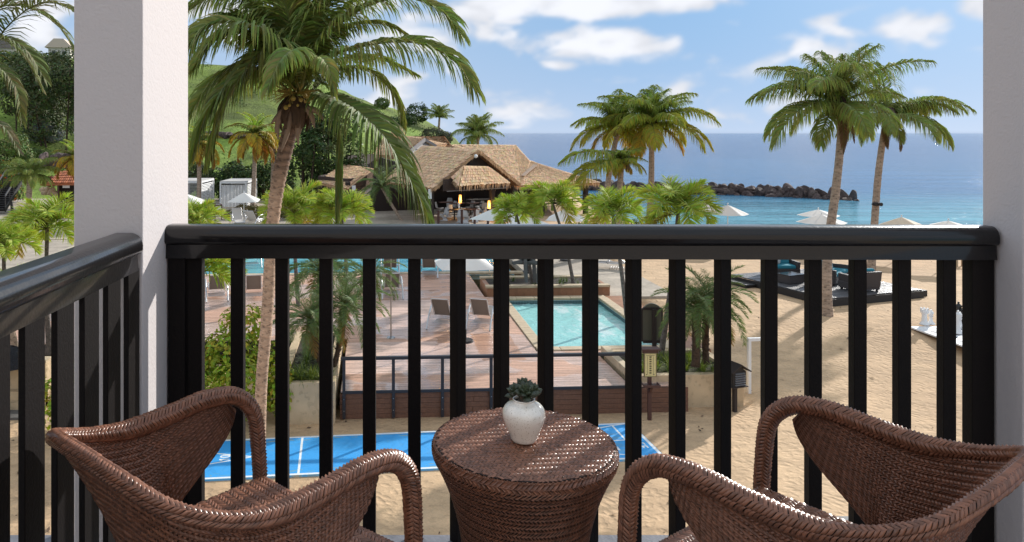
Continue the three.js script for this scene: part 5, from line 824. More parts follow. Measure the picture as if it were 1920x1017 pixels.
{
  const proto = makeLounger('grey sling sun lounger on the wet deck, right one of the middle pair', M.sling);
  const L = [[908, 606, -0.3, null], [836, 606, -0.28, 'grey sling sun lounger on the wet deck, left one of the middle pair'], [733, 552, 0.1, 'grey sling sun lounger beside the feathery palms, by the thin pole'], [731, 514, 0.05, 'grey sling sun lounger at the pool edge behind the thin pole'], [805, 514, -0.05, 'grey sling sun lounger at the pool edge beside the square parasol'], [476, 556, 0.2, 'grey sling sun lounger left of the big ringed trunk near the large pool'], [405, 556, 0.3, 'grey sling sun lounger seen through the hanging leaves by the end post'], [471, 497, 0.3, 'grey sling sun lounger at the pool edge left of the ringed trunk']];
  L.forEach(([x, y, a, l], i) => { const o = i ? copyOf(proto, l) : proto; o.position.copy(G(x, y, DECK)); o.rotation.y = a; o.scale.setScalar(1.05); });
  const w = makeLounger('pale lounger with raised back left of the thin parasol pole by the cabana', M.slingPale); w.position.copy(G(447, 424, 0.62)); w.rotation.y = 3.5; w.scale.setScalar(1.2);
  const w2 = copyOf(w, 'pale lounger with raised back right of the thin parasol pole by the cabana', G(482, 424, 0.62), 3.5); void w2;
  const f = makeLounger('grey sun lounger lying flat on the pale sand behind the plunge pool', M.sling, undefined, true); f.position.copy(onSand(1148, 506)); f.rotation.y = 1.2;
}
// ---- thin pole and timber tower by the pools
{ const p = thing('pole', 'thin metal pole standing on the wet deck', 'pole', G(733, 634, DECK)); mesh('shaft', cyl(0.022, 0.02, 2.95, 0, 0, 0, 8), M.steel, p); mesh('foot', cyl(0.14, 0.12, 0.03, 0, 0, 0, 14), M.steel, p); }
{ const p = thing('timber_stand', 'grey timber stand with crossed braces in front of the low planter', 'stand', V(0, 0, 0)); const q = (x, y, d = 28.6) => W(x, y, d); mesh('leg', beam(q(984, 476), q(987, 530), 0.13, 0.13), M.woodGrey, p); mesh('leg', beam(q(1000, 470, 29.3), q(1003, 530, 29.3), 0.13, 0.13), M.woodGrey, p); mesh('leg', beam(q(1012, 476), q(1008, 532), 0.12, 0.12), M.woodGrey, p); mesh('brace', beam(q(958, 480), q(1012, 494), 0.06, 0.12), M.woodGrey, p); mesh('brace', beam(q(962, 494), q(1014, 481), 0.06, 0.12), M.woodGrey, p); mesh('rail', beam(q(960, 493, 28.9), q(1016, 495, 28.9), 0.06, 0.1), M.woodGrey, p); mesh('platform', beam(q(958, 464, 28.9), q(1018, 464, 28.9), 1.0, 0.08), M.woodGrey, p); }
// ---- back of a large notice board behind the plunge pool corner
{
  const d = 21.3, s = thing('notice_board', 'back of an olive notice board with arched dark frame on a post', 'sign', W(1222, 700, d)), S = F / d, sh = new THREE.Shape(), w = 17 / S, y0 = (700 - 640) / S, y1 = (700 - 578) / S, ym = (700 - 569) / S;
  sh.moveTo(-w, y0); sh.lineTo(w, y0); sh.lineTo(w, y1); sh.quadraticCurveTo(0, ym + (ym - y1), -w, y1); sh.lineTo(-w, y0);
  const g = new THREE.ExtrudeGeometry(sh, { depth: 0.05, bevelEnabled: true, bevelSize: 0.008, bevelThickness: 0.008, bevelSegments: 1 }); mesh('panel', triUV(g), M.boardOlive, s);
  mesh('frame', mg([beam(V(-w, y0, 0.06), V(w, y0, 0.06), 0.06, 0.07), beam(V(-w, y1, 0.06), V(w, y1, 0.06), 0.06, 0.07), beam(V(-w, y0, 0.03), V(-w, y1, 0.03), 0.1, 0.05), beam(V(w, y0, 0.03), V(w, y1, 0.03), 0.1, 0.05)]), M.hutWall, s); mesh('post', rbox(0.11, y1 + 0.3, 0.09, 0.01, 0.04, (y1 - 0.3) / 2, 0.12), M.hutWall, s);
}
// ---- score board of the shuffleboard court
{
  const B0 = G(1219, 789, 0), d = -B0.z, S = F / d, s = thing('score_board', 'small cream score board under a brown roof on a post beside the court', 'sign', B0), Y = (py) => (789 - py) / S;
  mesh('post', rbox(0.085, Y(660), 0.085, 0.008, 0, Y(660) / 2 - 0.02, -0.04), M.woodBrown, s);
  mesh('roof', mg([rbox(0.46, 0.035, 0.26, 0.008, 0, Y(654), 0), rbox(0.38, 0.07, 0.05, 0.008, 0, Y(659), 0.02)]), M.woodBrown, s);
  mesh('backing', rbox(0.31, Y(661) - Y(707), 0.03, 0.004, 0, (Y(661) + Y(707)) / 2, 0.015), M.woodBrown, s);
  const cv = document.createElement('canvas'); cv.width = 192; cv.height = 384; const c = cv.getContext('2d'); c.fillStyle = '#d9c98e'; c.fillRect(0, 0, 192, 384); const r = rng(9); for (let i = 0; i < 500; i++) { c.fillStyle = 'rgba(110,90,40,0.06)'; c.fillRect(r() * 192, r() * 384, 2 + r() * 20, 2 + r() * 8); }
  c.strokeStyle = '#3a3020'; c.lineWidth = 5; c.strokeRect(5, 5, 182, 374); c.lineWidth = 3; for (const x of [48, 142]) { c.beginPath(); c.moveTo(x, 50); c.lineTo(x, 350); c.stroke(); for (let i = 0; i < 14; i++) { c.beginPath(); c.moveTo(x - 6, 60 + i * 21); c.lineTo(x + 6, 60 + i * 21); c.stroke(); } }
  c.lineWidth = 5; c.beginPath(); for (let i = 0; i < 12; i++) c.lineTo(30 + i * 12, 26 + (i % 2) * 12 + r() * 5); c.stroke(); c.fillStyle = '#2e2618'; for (let i = 0; i < 8; i++) c.fillRect(80 + (r() - 0.5) * 4, 52 + i * 37, 30 + r() * 6, 20); c.fillStyle = '#7a3022'; c.beginPath(); c.arc(34, 350, 9, 0, 7); c.fill(); c.fillStyle = '#222'; c.beginPath(); c.arc(152, 350, 9, 0, 7); c.fill();
  const t = new THREE.CanvasTexture(cv); t.colorSpace = THREE.SRGBColorSpace; const f = new THREE.BoxGeometry(0.285, Y(662) - Y(706), 0.008); f.translate(0, (Y(661) + Y(707)) / 2, 0.034); mesh('face', f, std(C(1, 1, 1), 0.6, { map: t }), s);
  mesh('tray', mg([rbox(0.38, 0.02, 0.26, 0.004, 0, Y(722), 0.06), rbox(0.38, 0.05, 0.02, 0.004, 0, Y(720), 0.19), rbox(0.02, 0.05, 0.26, 0.004, -0.19, Y(720), 0.06), rbox(0.02, 0.05, 0.26, 0.004, 0.19, Y(720), 0.06), beam(V(0, Y(724), 0.12), V(0, Y(736), 0), 0.05, 0.05)]), M.woodBrown, s);
}
// ---- dark louvred post box
{
  const B0 = G(1378, 772, 0), d = -B0.z, S = F / d, s = thing('louvred_post_box', 'small dark louvred box with pitched roof on a black post', 'box', B0, 0.35), Y = (py) => (772 - py) / S;
  mesh('post', rbox(0.09, Y(722), 0.09, 0.006, 0, Y(722) / 2 - 0.05, 0), M.hutWall, s); mesh('box', rbox(0.40, Y(694) - Y(722), 0.34, 0.01, 0, (Y(694) + Y(722)) / 2, 0), M.woodBlack, s);
  for (let i = 0; i < 6; i++) mesh('louvre', xf(rbox(0.3, 0.012, 0.05, 0.003), 0, Y(718) + i * 0.055, 0.18, 0.5), std(C(0.16, 0.16, 0.17), 0.5), s);
  mesh('roof', mg([xf(rbox(0.36, 0.03, 0.5, 0.006), -0.14, Y(687), 0, 0, 0, 0.55), xf(rbox(0.36, 0.03, 0.5, 0.006), 0.14, Y(687), 0, 0, 0, -0.55)]), M.hutWall, s); mesh('gable', (() => { const q = new THREE.Shape(); q.moveTo(-0.2, 0); q.lineTo(0.2, 0); q.lineTo(0, 0.13); const g = new THREE.ExtrudeGeometry(q, { depth: 0.32, bevelEnabled: false }); g.translate(0, Y(694), -0.16); return triUV(g); })(), M.woodBlack, s); mesh('shelf', rbox(0.46, 0.025, 0.42, 0.005, 0, Y(722), 0), M.hutWall, s);
}
// ---- white hoop goal in the sand
{ const B0 = G(1405, 738, 0), d = -B0.z, S = F / d, s = thing('hoop_goal', 'white square metal hoop standing in the sand', 'goal', B0, 0.1), h = (738 - 637) / S; mesh('leg', rbox(0.085, h, 0.085, 0.01, 0, h / 2 - 0.03, 0), M.white, s); mesh('leg', rbox(0.085, h, 0.085, 0.01, 0.47, h / 2 - 0.03, 0), M.white, s); mesh('crossbar', rbox(0.55, 0.085, 0.085, 0.01, 0.235, h, 0), M.white, s); }
// ---- lounge platform on the beach
const PL = onSand(1555, 575), platA = Math.atan2(1.55, 4.5);
{
  const p = thing('lounge_platform', 'dark grey timber platform with a step on the sand under the sofas', 'platform', PL, platA), r = rng(6), y = 0.30;
  for (let i = 0; i < 30; i++) mesh('plank', rbox(4.75, 0.04, 0.155, 0.006, 2.375, y - 0.02 + (r() - 0.5) * 0.004, -0.085 - i * 0.166, 0, 0, 0, 1), i % 3 ? M.woodGrey : plankAlt(), p);
  mesh('fascia', mg([box(4.78, 0.42, 0.05, 2.375, y - 0.255, 0.028), box(0.05, 0.42, 5.0, -0.028, y - 0.255, -2.5), box(0.05, 0.42, 5.0, 4.778, y - 0.255, -2.5)]), M.woodBlack, p);
  mesh('step', mg([rbox(0.5, 0.05, 1.4, 0.01, -0.3, 0.12, -4.2), rbox(0.46, 0.22, 1.3, 0.01, -0.3, -0.02, -4.2)]), M.woodBlack, p); mesh('ledge', rbox(0.35, 0.35, 0.4, 0.02, 5.0, 0.05, -0.3), M.woodBlack, p);
}
function plankAlt() { plankAlt.m ??= (() => { const m = M.woodGrey.clone(); m.color = C(0.145, 0.135, 0.135); m.roughness = 0.35; return m; })(); return plankAlt.m; }
const onPlat = (x, z) => V(x, 0, z).applyAxisAngle(V(0, 1, 0), platA).add(PL).setY(PL.y + 0.30);
function sofa(label, w, px, pz, turn) {
  const s = thing('wicker_sofa', label, 'sofa', onPlat(px, pz), turn);
  mesh('base', rbox(w, 0.26, 0.82, 0.02, 0, 0.20, 0), M.wickerDark, s);
  for (const q of [[-w / 2 + 0.08, 0], [w / 2 - 0.08, 0]]) mesh('arm', xf(rbox(0.14, 0.36, 0.84, 0.02), q[0], 0.44, 0, 0, 0, q[0] < 0 ? 0.1 : -0.1), M.wickerDark, s);
  mesh('backrest', xf(rbox(w, 0.62, 0.12, 0.02), 0, 0.48, 0.42, 0.14), M.wickerDark, s); for (const x of [-w / 2 + 0.1, w / 2 - 0.1]) for (const z of [-0.34, 0.36]) mesh('foot', rbox(0.07, 0.1, 0.07, 0.005, x, 0.04, z), M.woodBlack, s);
  const n = w > 1.2 ? 2 : 1, cw = (w - 0.34) / n; for (let i = 0; i < n; i++) { const x = -((n - 1) * cw) / 2 + i * cw; mesh('seat_cushion', rbox(cw - 0.02, 0.15, 0.72, 0.05, x, 0.40, -0.05, 0, 0, 0, 4), M.teal, s); mesh('back_cushion', xf(rbox(cw - 0.03, 0.46, 0.17, 0.07, 0, 0, 0, 0, 0, 0, 4), x, 0.66, 0.27, 0.22), M.teal, s); }
  const pil = (x, z, a, side) => { const g = new THREE.SphereGeometry(0.25, 20, 14); const q = g.attributes.position; for (let i = 0; i < q.count; i++) { const X = q.getX(i) / 0.25, Yy = q.getY(i) / 0.25, sx = Math.sign(X) * Math.pow(Math.abs(X), 0.55), sy = Math.sign(Yy) * Math.pow(Math.abs(Yy), 0.55); q.setXYZ(i, sx * 0.23, sy * 0.2, q.getZ(i) * 0.38); } g.computeVertexNormals(); const m = tag(mesh('pillow', g, M.pillow), 'white patterned pillow, ' + side + ' of two on the ' + (w > 1.2 ? 'teal two seat beach sofa' : 'teal beach armchair'), 'pillow'); m.position.copy(V(x, 0.66, z).applyAxisAngle(V(0, 1, 0), turn).add(s.position)); m.rotation.set(0.25, turn + a, 0.1, 'YXZ'); };
  s.userData.pil = undefined; delete s.userData.pil; return pil;
}
{
  const p1 = sofa('dark wicker armchair with teal cushions at the back left of the platform', 1.2, 1.95, -4.15, platA + Math.PI - 0.35); p1(0.25, 0.0, 0.5, 'front one'); p1(0.36, 0.12, 0.2, 'rear one');
  const p2 = sofa('dark wicker two seat sofa with teal cushions behind the beach palm', 1.9, 2.75, -2.35, platA + Math.PI + 0.45); p2(0.45, 0.06, 0, 'left one'); p2(0.1, 0.06, 0.1, 'right one'); 
  sofa('dark wicker armchair turned away with slanting sides on the platform', 1.15, 2.35, -0.75, platA - 0.15);
  const t = thing('coffee_table', 'low dark wicker coffee table between the beach sofas', 'table', onPlat(1.0, -2.75), platA + 0.1); mesh('body', rbox(0.85, 0.34, 0.6, 0.02, 0, 0.18, 0), M.wickerDark, t); mesh('glass_top', rbox(0.9, 0.015, 0.65, 0.005, 0, 0.36, 0), M.glassDark, t);
}
// ---- giant chess set
{
  const A = onSand(1705, 616), b = thing('chess_board', 'white giant chess board lying on the sand by the right column', 'board', A.clone().setY(A.y + 0.02), 0.06);
  const board = mesh('mat', rbox(3.0, 0.05, 3.0, 0.01, 1.5, 0.02, 1.5), M.whiteGloss, b); void board;
  for (let i = 0; i < 8; i++) for (let j = 0; j < 8; j++) mesh('square', box(0.30, 0.01, 0.30, 0.42 + i * 0.308, 0.05, 0.42 + j * 0.308), (i + j) % 2 ? std(C(0.10, 0.10, 0.11), 0.4) : M.white, b);
  const lathe = (pts) => new THREE.LatheGeometry(pts.map(([r, y]) => new THREE.Vector2(r, y)), 20);
  const shapes = { rook: [[0, 0], [0.15, 0], [0.15, 0.04], [0.12, 0.07], [0.085, 0.12], [0.075, 0.34], [0.11, 0.40], [0.12, 0.42], [0.12, 0.52], [0.09, 0.52], [0.09, 0.47], [0, 0.47]], queen: [[0, 0], [0.15, 0], [0.15, 0.04], [0.12, 0.07], [0.08, 0.13], [0.06, 0.40], [0.10, 0.46], [0.06, 0.5], [0.11, 0.62], [0.07, 0.64], [0.03, 0.69], [0, 0.7]], pawn: [[0, 0], [0.13, 0], [0.13, 0.035], [0.1, 0.06], [0.06, 0.12], [0.045, 0.25], [0.085, 0.28], [0.05, 0.31], [0.085, 0.36], [0.085, 0.41], [0.05, 0.45], [0, 0.46]] };
  const pc = (kind, px, py, white, label) => { const q = onSand(px, py); const o = thing('chess_piece', label, 'chess piece', q.setY(A.y + 0.075)); mesh('body', lathe(shapes[kind]), white ? M.whiteGloss : M.chessBlack, o); if (kind === 'rook') for (let i = 0; i < 6; i++) { const a = i / 6 * 6.28; mesh('battlement', xf(box(0.06, 0.045, 0.03, 0, 0, 0), Math.cos(a) * 0.105, 0.54, Math.sin(a) * 0.105, 0, -a + Math.PI / 2), white ? M.whiteGloss : M.chessBlack, o); } else mesh('knob', xf(new THREE.SphereGeometry(kind === 'pawn' ? 0.05 : 0.035, 12, 8), 0, kind === 'pawn' ? 0.45 : 0.72, 0), white ? M.whiteGloss : M.chessBlack, o); };
  pc('rook', 1734, 613, true, 'giant white chess rook nearest the left edge of the board'); pc('pawn', 1746, 612, true, 'giant white chess pawn beside the left rook'); pc('queen', 1797, 636, true, 'giant white chess queen nearest the balcony'); pc('pawn', 1800, 619, true, 'giant white chess pawn behind the white queen'); pc('queen', 1798, 612, false, 'giant black chess queen partly behind white pieces'); pc('rook', 1808, 614, false, 'giant black chess rook beside the end post');
  const q = onSand(1800, 500), s = thing('beach_bench', 'small pale wooden bench far off on the sand near the right end post', 'bench', q, 0.2); for (let i = 0; i < 3; i++) mesh('slat', rbox(0.7, 0.04, 0.11, 0.006, 0, 0.42, -0.13 + i * 0.13), M.coping, s); for (const x of [-0.28, 0.28]) for (const z of [-0.13, 0.13]) mesh('leg', rbox(0.06, 0.4, 0.06, 0.005, x, 0.2, z), M.coping, s);
}
// ---- framed notice by the cabanas
{
  const d = 49.5, s = thing('framed_notice', 'white notice in an arched brown frame beside the curtained cabana', 'sign', W(409.5, 412, d)), S = F / d, w = 7.2 / S, h0 = 0.25, h1 = (412 - 384) / S;
  const sh = new THREE.Shape(); sh.moveTo(-w, 0); sh.lineTo(-w, h1); sh.quadraticCurveTo(0, h1 + 0.22, w, h1); sh.lineTo(w, 0); sh.lineTo(w - 0.06, 0); sh.lineTo(w - 0.06, h1 - 0.07); sh.lineTo(-w + 0.06, h1 - 0.07); sh.lineTo(-w + 0.06, 0); mesh('frame', triUV(new THREE.ExtrudeGeometry(sh, { depth: 0.07, bevelEnabled: true, bevelSize: 0.005, bevelThickness: 0.005, bevelSegments: 1 })), M.woodBrown, s);
  mesh('panel', box(w * 2 - 0.12, h1 - 0.08 - h0, 0.03, 0, (h0 + h1 - 0.08) / 2, 0.03), std(C(0.7, 0.65, 0.6), 0.6), s); mesh('printed_mark', xf(box(0.04, 0.24, 0.004, 0, 0, 0), 0, 0.55, 0.048, 0, 0, 0.6), M.woodBlack, s); for (const x of [-0.12, -0.04, 0.03, 0.11]) mesh('heading_mark', box(0.05, 0.05, 0.006, x, h1 + 0.04, 0.078), M.plaque, s);
}
// ---- red tiled hut, timber stairs and houses at the left
{
  const h = thing('tiled_hut', 'small dark hut with a red clay tile roof half hidden by the column', 'building'), eL = W(87, 346, 61), eR = W(160, 346, 61), rL = W(112, 324, 64), rR = W(160, 320, 64), at = (u, v) => eL.clone().lerp(eR, u).lerp(rL.clone().lerp(rR, u), v);
  mesh('roof_slab', beam(W(92, 344.5, 62.4), W(165, 344, 62.4), 3.0, 0.12), M.roofTile, h);
  for (let i = 0; i < 17; i++) for (let j = 0; j < 5; j++) { const a = at((i + 0.5) / 17, j / 5), b = at((i + 0.5) / 17, (j + 1.12) / 5); const g = bar(a.add(V(0, 0.09, 0)), b.add(V(0, 0.05, 0)), 0.10, 7, 0.085); const m = mesh('tile', triUV(g), roofTiles()[(i * 7 + j * 3) % 3], h); void m; }
  { const S = soup(); const c = [0.8, 0.8, 0.8]; S.quad(eL, eR, rR, rL, c); mesh('tile_bed', triUV(S.build()), M.roofTile, h); }
  mesh('wall', mg([beam(W(112, 368, 62.5), W(170, 368, 62.5), 0.15, 2.1), beam(W(112, 368, 62.4), W(116, 366, 65), 0.15, 2.1)]), M.hutWall, h); mesh('post', beam(W(109, 347, 61.2), W(109, 392, 61.2), 0.14, 0.14), M.woodBrown, h); mesh('notice', beam(W(117, 350, 61.1), W(130, 350, 61.1), 0.03, 0.22), M.plaque, h);
  for (let i = 0; i < 6; i++) mesh('stone', xf(rockG[i % 7].clone(), 0, 0, 0), M.stone, h).position.copy(W(78 + i * 5, 356 + (i % 2) * 6, 62));
  h.children.filter((c) => c.name === 'stone').forEach((c, i) => c.scale.set(0.35, 0.3, 0.3));
}
function roofTiles() { return (roofTiles.m ??= [0.8, 1, 1.2].map((k) => { const m = M.roofTile.clone(); m.color.multiplyScalar(k); return m; })); }
{
  const s = thing('timber_stairs', 'dark timber stairs climbing the slope at the left border', 'stairs'); const a0 = W(-6, 392, 58), a1 = W(26, 340, 62);
  for (let i = 0; i < 14; i++) { const t = i / 13, p = a0.clone().lerp(a1, t); mesh('step', rbox(1.15, 0.05, 0.34, 0.01, p.x, p.y, p.z), M.woodBlack, s); mesh('riser', rbox(1.1, 0.17, 0.03, 0.004, p.x, p.y - 0.11, p.z - 0.12), M.hutWall, s); }
  for (const x of [-0.62, 0.62]) { const up = V(x, 1.0, 0), m = V(x, -0.1, 0); mesh('handrail', beam(a0.clone().add(up), a1.clone().add(up), 0.07, 0.12), M.woodGrey, s); mesh('stringer', beam(a0.clone().add(m), a1.clone().add(m), 0.07, 0.3), M.woodBlack, s); for (let i = 0; i < 5; i++) { const p = a0.clone().lerp(a1, i / 4); mesh('baluster', bar(p.clone().add(m), p.clone().add(up), 0.035), M.woodBlack, s); } }
  const q = G(22, 402, 0.62); const b = thing('timber_bollard', 'dark slanting timber bollard near the foot of the stairs', 'bollard', q); mesh('post', xf(rbox(0.2, 0.95, 0.16, 0.05), 0, 0.46, 0, 0, 0, 0.1), M.woodBlack, b); mesh('cap', xf(rbox(0.22, 0.05, 0.18, 0.02), -0.05, 0.95, 0, 0, 0, 0.1), M.hutWall, b);
  const ret = thing('bank_wall', 'brown stone bank above the tiled hut', 'wall'); const r = rng(3); for (let i = 0; i < 26; i++) { const m = mesh('stone', rockG[i % 7], rockMats[2 + (i % 2)], ret); m.position.copy(W(82 + r() * 60, 292 + r() * 16, 73)); m.scale.set(0.5 + r() * 0.5, 0.35 + r() * 0.3, 0.4); m.rotation.set(r() * 6, r() * 6, 0); }
  const ret2 = thing('bank_wall', 'dark brown stone bank on the green hill behind the yellowing palms', 'wall'); for (let i = 0; i < 36; i++) { const m = mesh('stone', rockG[i % 7], rockMats[1], ret2); const q2 = W(352 + r() * 140, 276 + r() * 7, 92); q2.y = hillAt(q2.x, -q2.z) + 0.1; m.position.copy(q2); m.scale.set(0.8 + r() * 0.6, 0.4 + r() * 0.3, 0.5); m.rotation.set(0, r() * 6, 0); }
}
function house(label, px, py, d, w, h, dep, turn, roofM, wins) {
  const p = W(px, py, d), o = thing('hillside_house', label, 'house', p, turn);
  mesh('wall', box(w, h, dep, 0, h / 2 - 0.5, 0), M.wallPale, o); const sh = new THREE.Shape(); sh.moveTo(-w / 2 - 0.5, 0); sh.lineTo(w / 2 + 0.5, 0); sh.lineTo(w / 2 - w * 0.28, 1.5); sh.lineTo(-w / 2 + w * 0.28, 1.5); const g = new THREE.ExtrudeGeometry(sh, { depth: dep + 0.9, bevelEnabled: false }); g.translate(0, h - 0.5, -dep / 2 - 0.45); mesh('roof', triUV(g), roofM, o);
  for (const [x, y, ww, hh] of wins) { const f = mesh('window', rbox(ww, hh, 0.1, 0.01, x, y, dep / 2 + 0.02), M.white, o); mesh('pane', box(ww - 0.2, hh - 0.2, 0.03, x, y, dep / 2 + 0.075), M.glassDark, f); }
}
house('pale house with a shallow roof on the hill crest behind the dark tree', 114, 110, 126, 3.4, 2.2, 2.4, 0.2, std(C(0.62, 0.50, 0.40), 0.9), [[-0.8, 0.8, 0.7, 0.8], [0.7, 0.8, 0.7, 0.8]]);
house('grey roofed house on the hill crest at the left border', 20, 116, 128, 6, 2.6, 4, 0.1, M.roofGrey, [[-2, 0.9, 0.9, 1.0], [-0.3, 0.9, 0.9, 1.0], [1.6, 0.9, 0.9, 1.0]]);
// ---- shower, gravel heap and planter seen through the side railing
{
  const s = thing('outdoor_shower', 'thin bent metal shower pipe beside the garden wall at the left border', 'shower', G(14, 778, 0)); mesh('pipe', limb([V(0, 0, 0), V(0, 0.9, 0), V(0, 1.66, 0), V(-0.03, 1.75, 0), V(-0.12, 1.76, 0)], () => 0.018, 30, 8), M.steel, s); mesh('tap', mg([bar(V(-0.1, 0.55, 0), V(0.03, 0.55, 0), 0.02), bar(V(-0.02, 0.6, 0), V(-0.02, 0.66, 0), 0.025)]), M.steel, s); mesh('base_slab', rbox(0.9, 0.08, 0.6, 0.01, 0.1, 0.02, 0.05), std(C(0.12, 0.11, 0.10), 0.8), s);
  const w = thing('garden_wall', 'pale stone garden wall with steps behind the shower pipe', 'wall', G(0, 770, 0)); mesh('wall_block', mg([box(3.2, 1.1, 0.3, -0.6, 0.55, -0.4), box(3.2, 0.22, 0.35, -0.6, 0.11, -0.05), box(3.2, 0.44, 0.3, -0.6, 0.22, -0.22)]), M.stone, w); mesh('cap', rbox(3.25, 0.08, 0.36, 0.015, -0.6, 1.14, -0.4), M.coping, w);
  const g = grid(20, 12, (u, v) => { const a = u * 6.283, rr = v; return V(Math.cos(a) * 0.75 * rr, 0.5 * (1 - rr * rr) + 0.05 * (fbm(u * 20, v * 9, 3) - 0.5), -Math.sin(a) * 0.45 * rr); }); const heap = tag(mesh('gravel_heap', g, M.gravel.clone()), 'heap of black gravel behind the garden wall at the left border', 'gravel heap'); heap.material.side = THREE.DoubleSide; heap.position.copy(W(16, 698, 18.6)).setY(1.1);
  const pt = W(30, 655, 21); pt.y = 0.6; const tr = thing('palm_trunk', 'bare grey palm trunk leaning behind the side railing', 'palm tree', pt); mesh('trunk', trunkGeo([V(0, 0, 0), V(-0.1, 0.6, 0), V(-0.35, 1.6, 0)], 0.1, 0.08, 14), M.trunk, tr); plantCrown(tr, V(-0.35, 1.6, 0), adonSet, ringSpots(8, 1, 10, 1.0), M.leafSoft, 5);
}

// ================================================================ WICKER FURNITURE AND VASE ON THE BALCONY
// strands woven over a surface S(u, v): slanting domed floats, rows leaning left and right in turn
function weave(S, nu, nv, o = {}) {
  const { h = 0.0022, slant = 0.9, skip = null, seed = 1, flip = 1, ends = 0.14, close = false, twill = 0, tone = 1 } = o, r = rng(seed), P = [], Nn = [], U = [], K = [], I = [], e = 1e-3, a = V(), b = V(), nrm = V();
  const at = (u, v, off) => { const p = S(u, v); a.copy(S(u + e, v)).sub(S(u - e, v)); b.copy(S(u, v + e)).sub(S(u, v - e)); nrm.crossVectors(a, b).normalize(); return p.addScaledVector(nrm, off * flip); };
  for (let j = 0; j < nv; j++) {
    const dir = twill ? 1 : (j % 2 ? 1 : -1);
    for (let i = 0; i < nu; i++) {
      const uc = (i + 0.5) / nu, vc = (j + 0.5) / nv; if (skip && skip(uc, vc)) continue;
      const base = P.length / 3, k = (0.66 + r() * 0.62) * tone, jig = (r() - 0.5) * 0.16, hh = h * (0.8 + r() * 0.4);
      for (let t = 0; t < 4; t++) for (let s = 0; s < 3; s++) {
        const tv = [-ends, 0.25, 0.75, 1 + ends][t], su = (s - 1) * 0.43, uu = (i + 0.5 + su + jig + dir * slant * (tv - 0.5) + (twill ? j * twill : 0)) / nu, vv = (j + tv) / nv;
        const off = hh * (s === 1 ? 1 : 0.05) * (t === 1 || t === 2 ? 1 : -0.55);
        const p = at(close ? uu : clamp(uu, 0, 1), clamp(vv, 0, 1), off); P.push(p.x, p.y, p.z); U.push(s * 0.5 + i * 0.37, t / 3 * 0.6 + j * 0.31); K.push(k, k * (0.98 + jig * 0.2), k * (0.97 + jig * 0.3));
      }
      for (let t = 0; t < 3; t++) for (let s = 0; s < 2; s++) { const q = base + t * 3 + s; if (flip > 0) I.push(q, q + 1, q + 3, q + 1, q + 4, q + 3); else I.push(q, q + 3, q + 1, q + 1, q + 3, q + 4); }
    }
  }
  const g = new THREE.BufferGeometry(); g.setAttribute('position', new THREE.Float32BufferAttribute(P, 3)); g.setAttribute('uv', new THREE.Float32BufferAttribute(U, 2)); g.setAttribute('color', new THREE.Float32BufferAttribute(K, 3)); g.setIndex(I); g.computeVertexNormals(); return g;
}
const stuffMesh = (name, g, m, p) => { const q = mesh(name, g, m, p); q.userData.kind = 'stuff'; return q; };
// ---- armchair: local -z is forward, +x right
const rimHalf = [[0.105, 0.295, 0.0], [0.10, 0.297, 0.25], [0.095, 0.30, 0.48], [0.075, 0.303, 0.608], [0.02, 0.306, 0.662], [-0.07, 0.308, 0.678], [-0.19, 0.306, 0.668], [-0.30, 0.302, 0.664], [-0.40, 0.292, 0.684], [-0.492, 0.245, 0.722], [-0.535, 0.135, 0.757], [-0.545, 0, 0.768]];
const rimPts = [...rimHalf.map(([f, l, h]) => V(-l, h, -f)), ...rimHalf.slice(0, -1).reverse().map(([f, l, h]) => V(l, h, -f))];
const rimCv = new THREE.CatmullRomCurve3(rimPts, false, 'centripetal'); rimCv.arcLengthDivisions = 600;
const rimLen = rimCv.getLength();
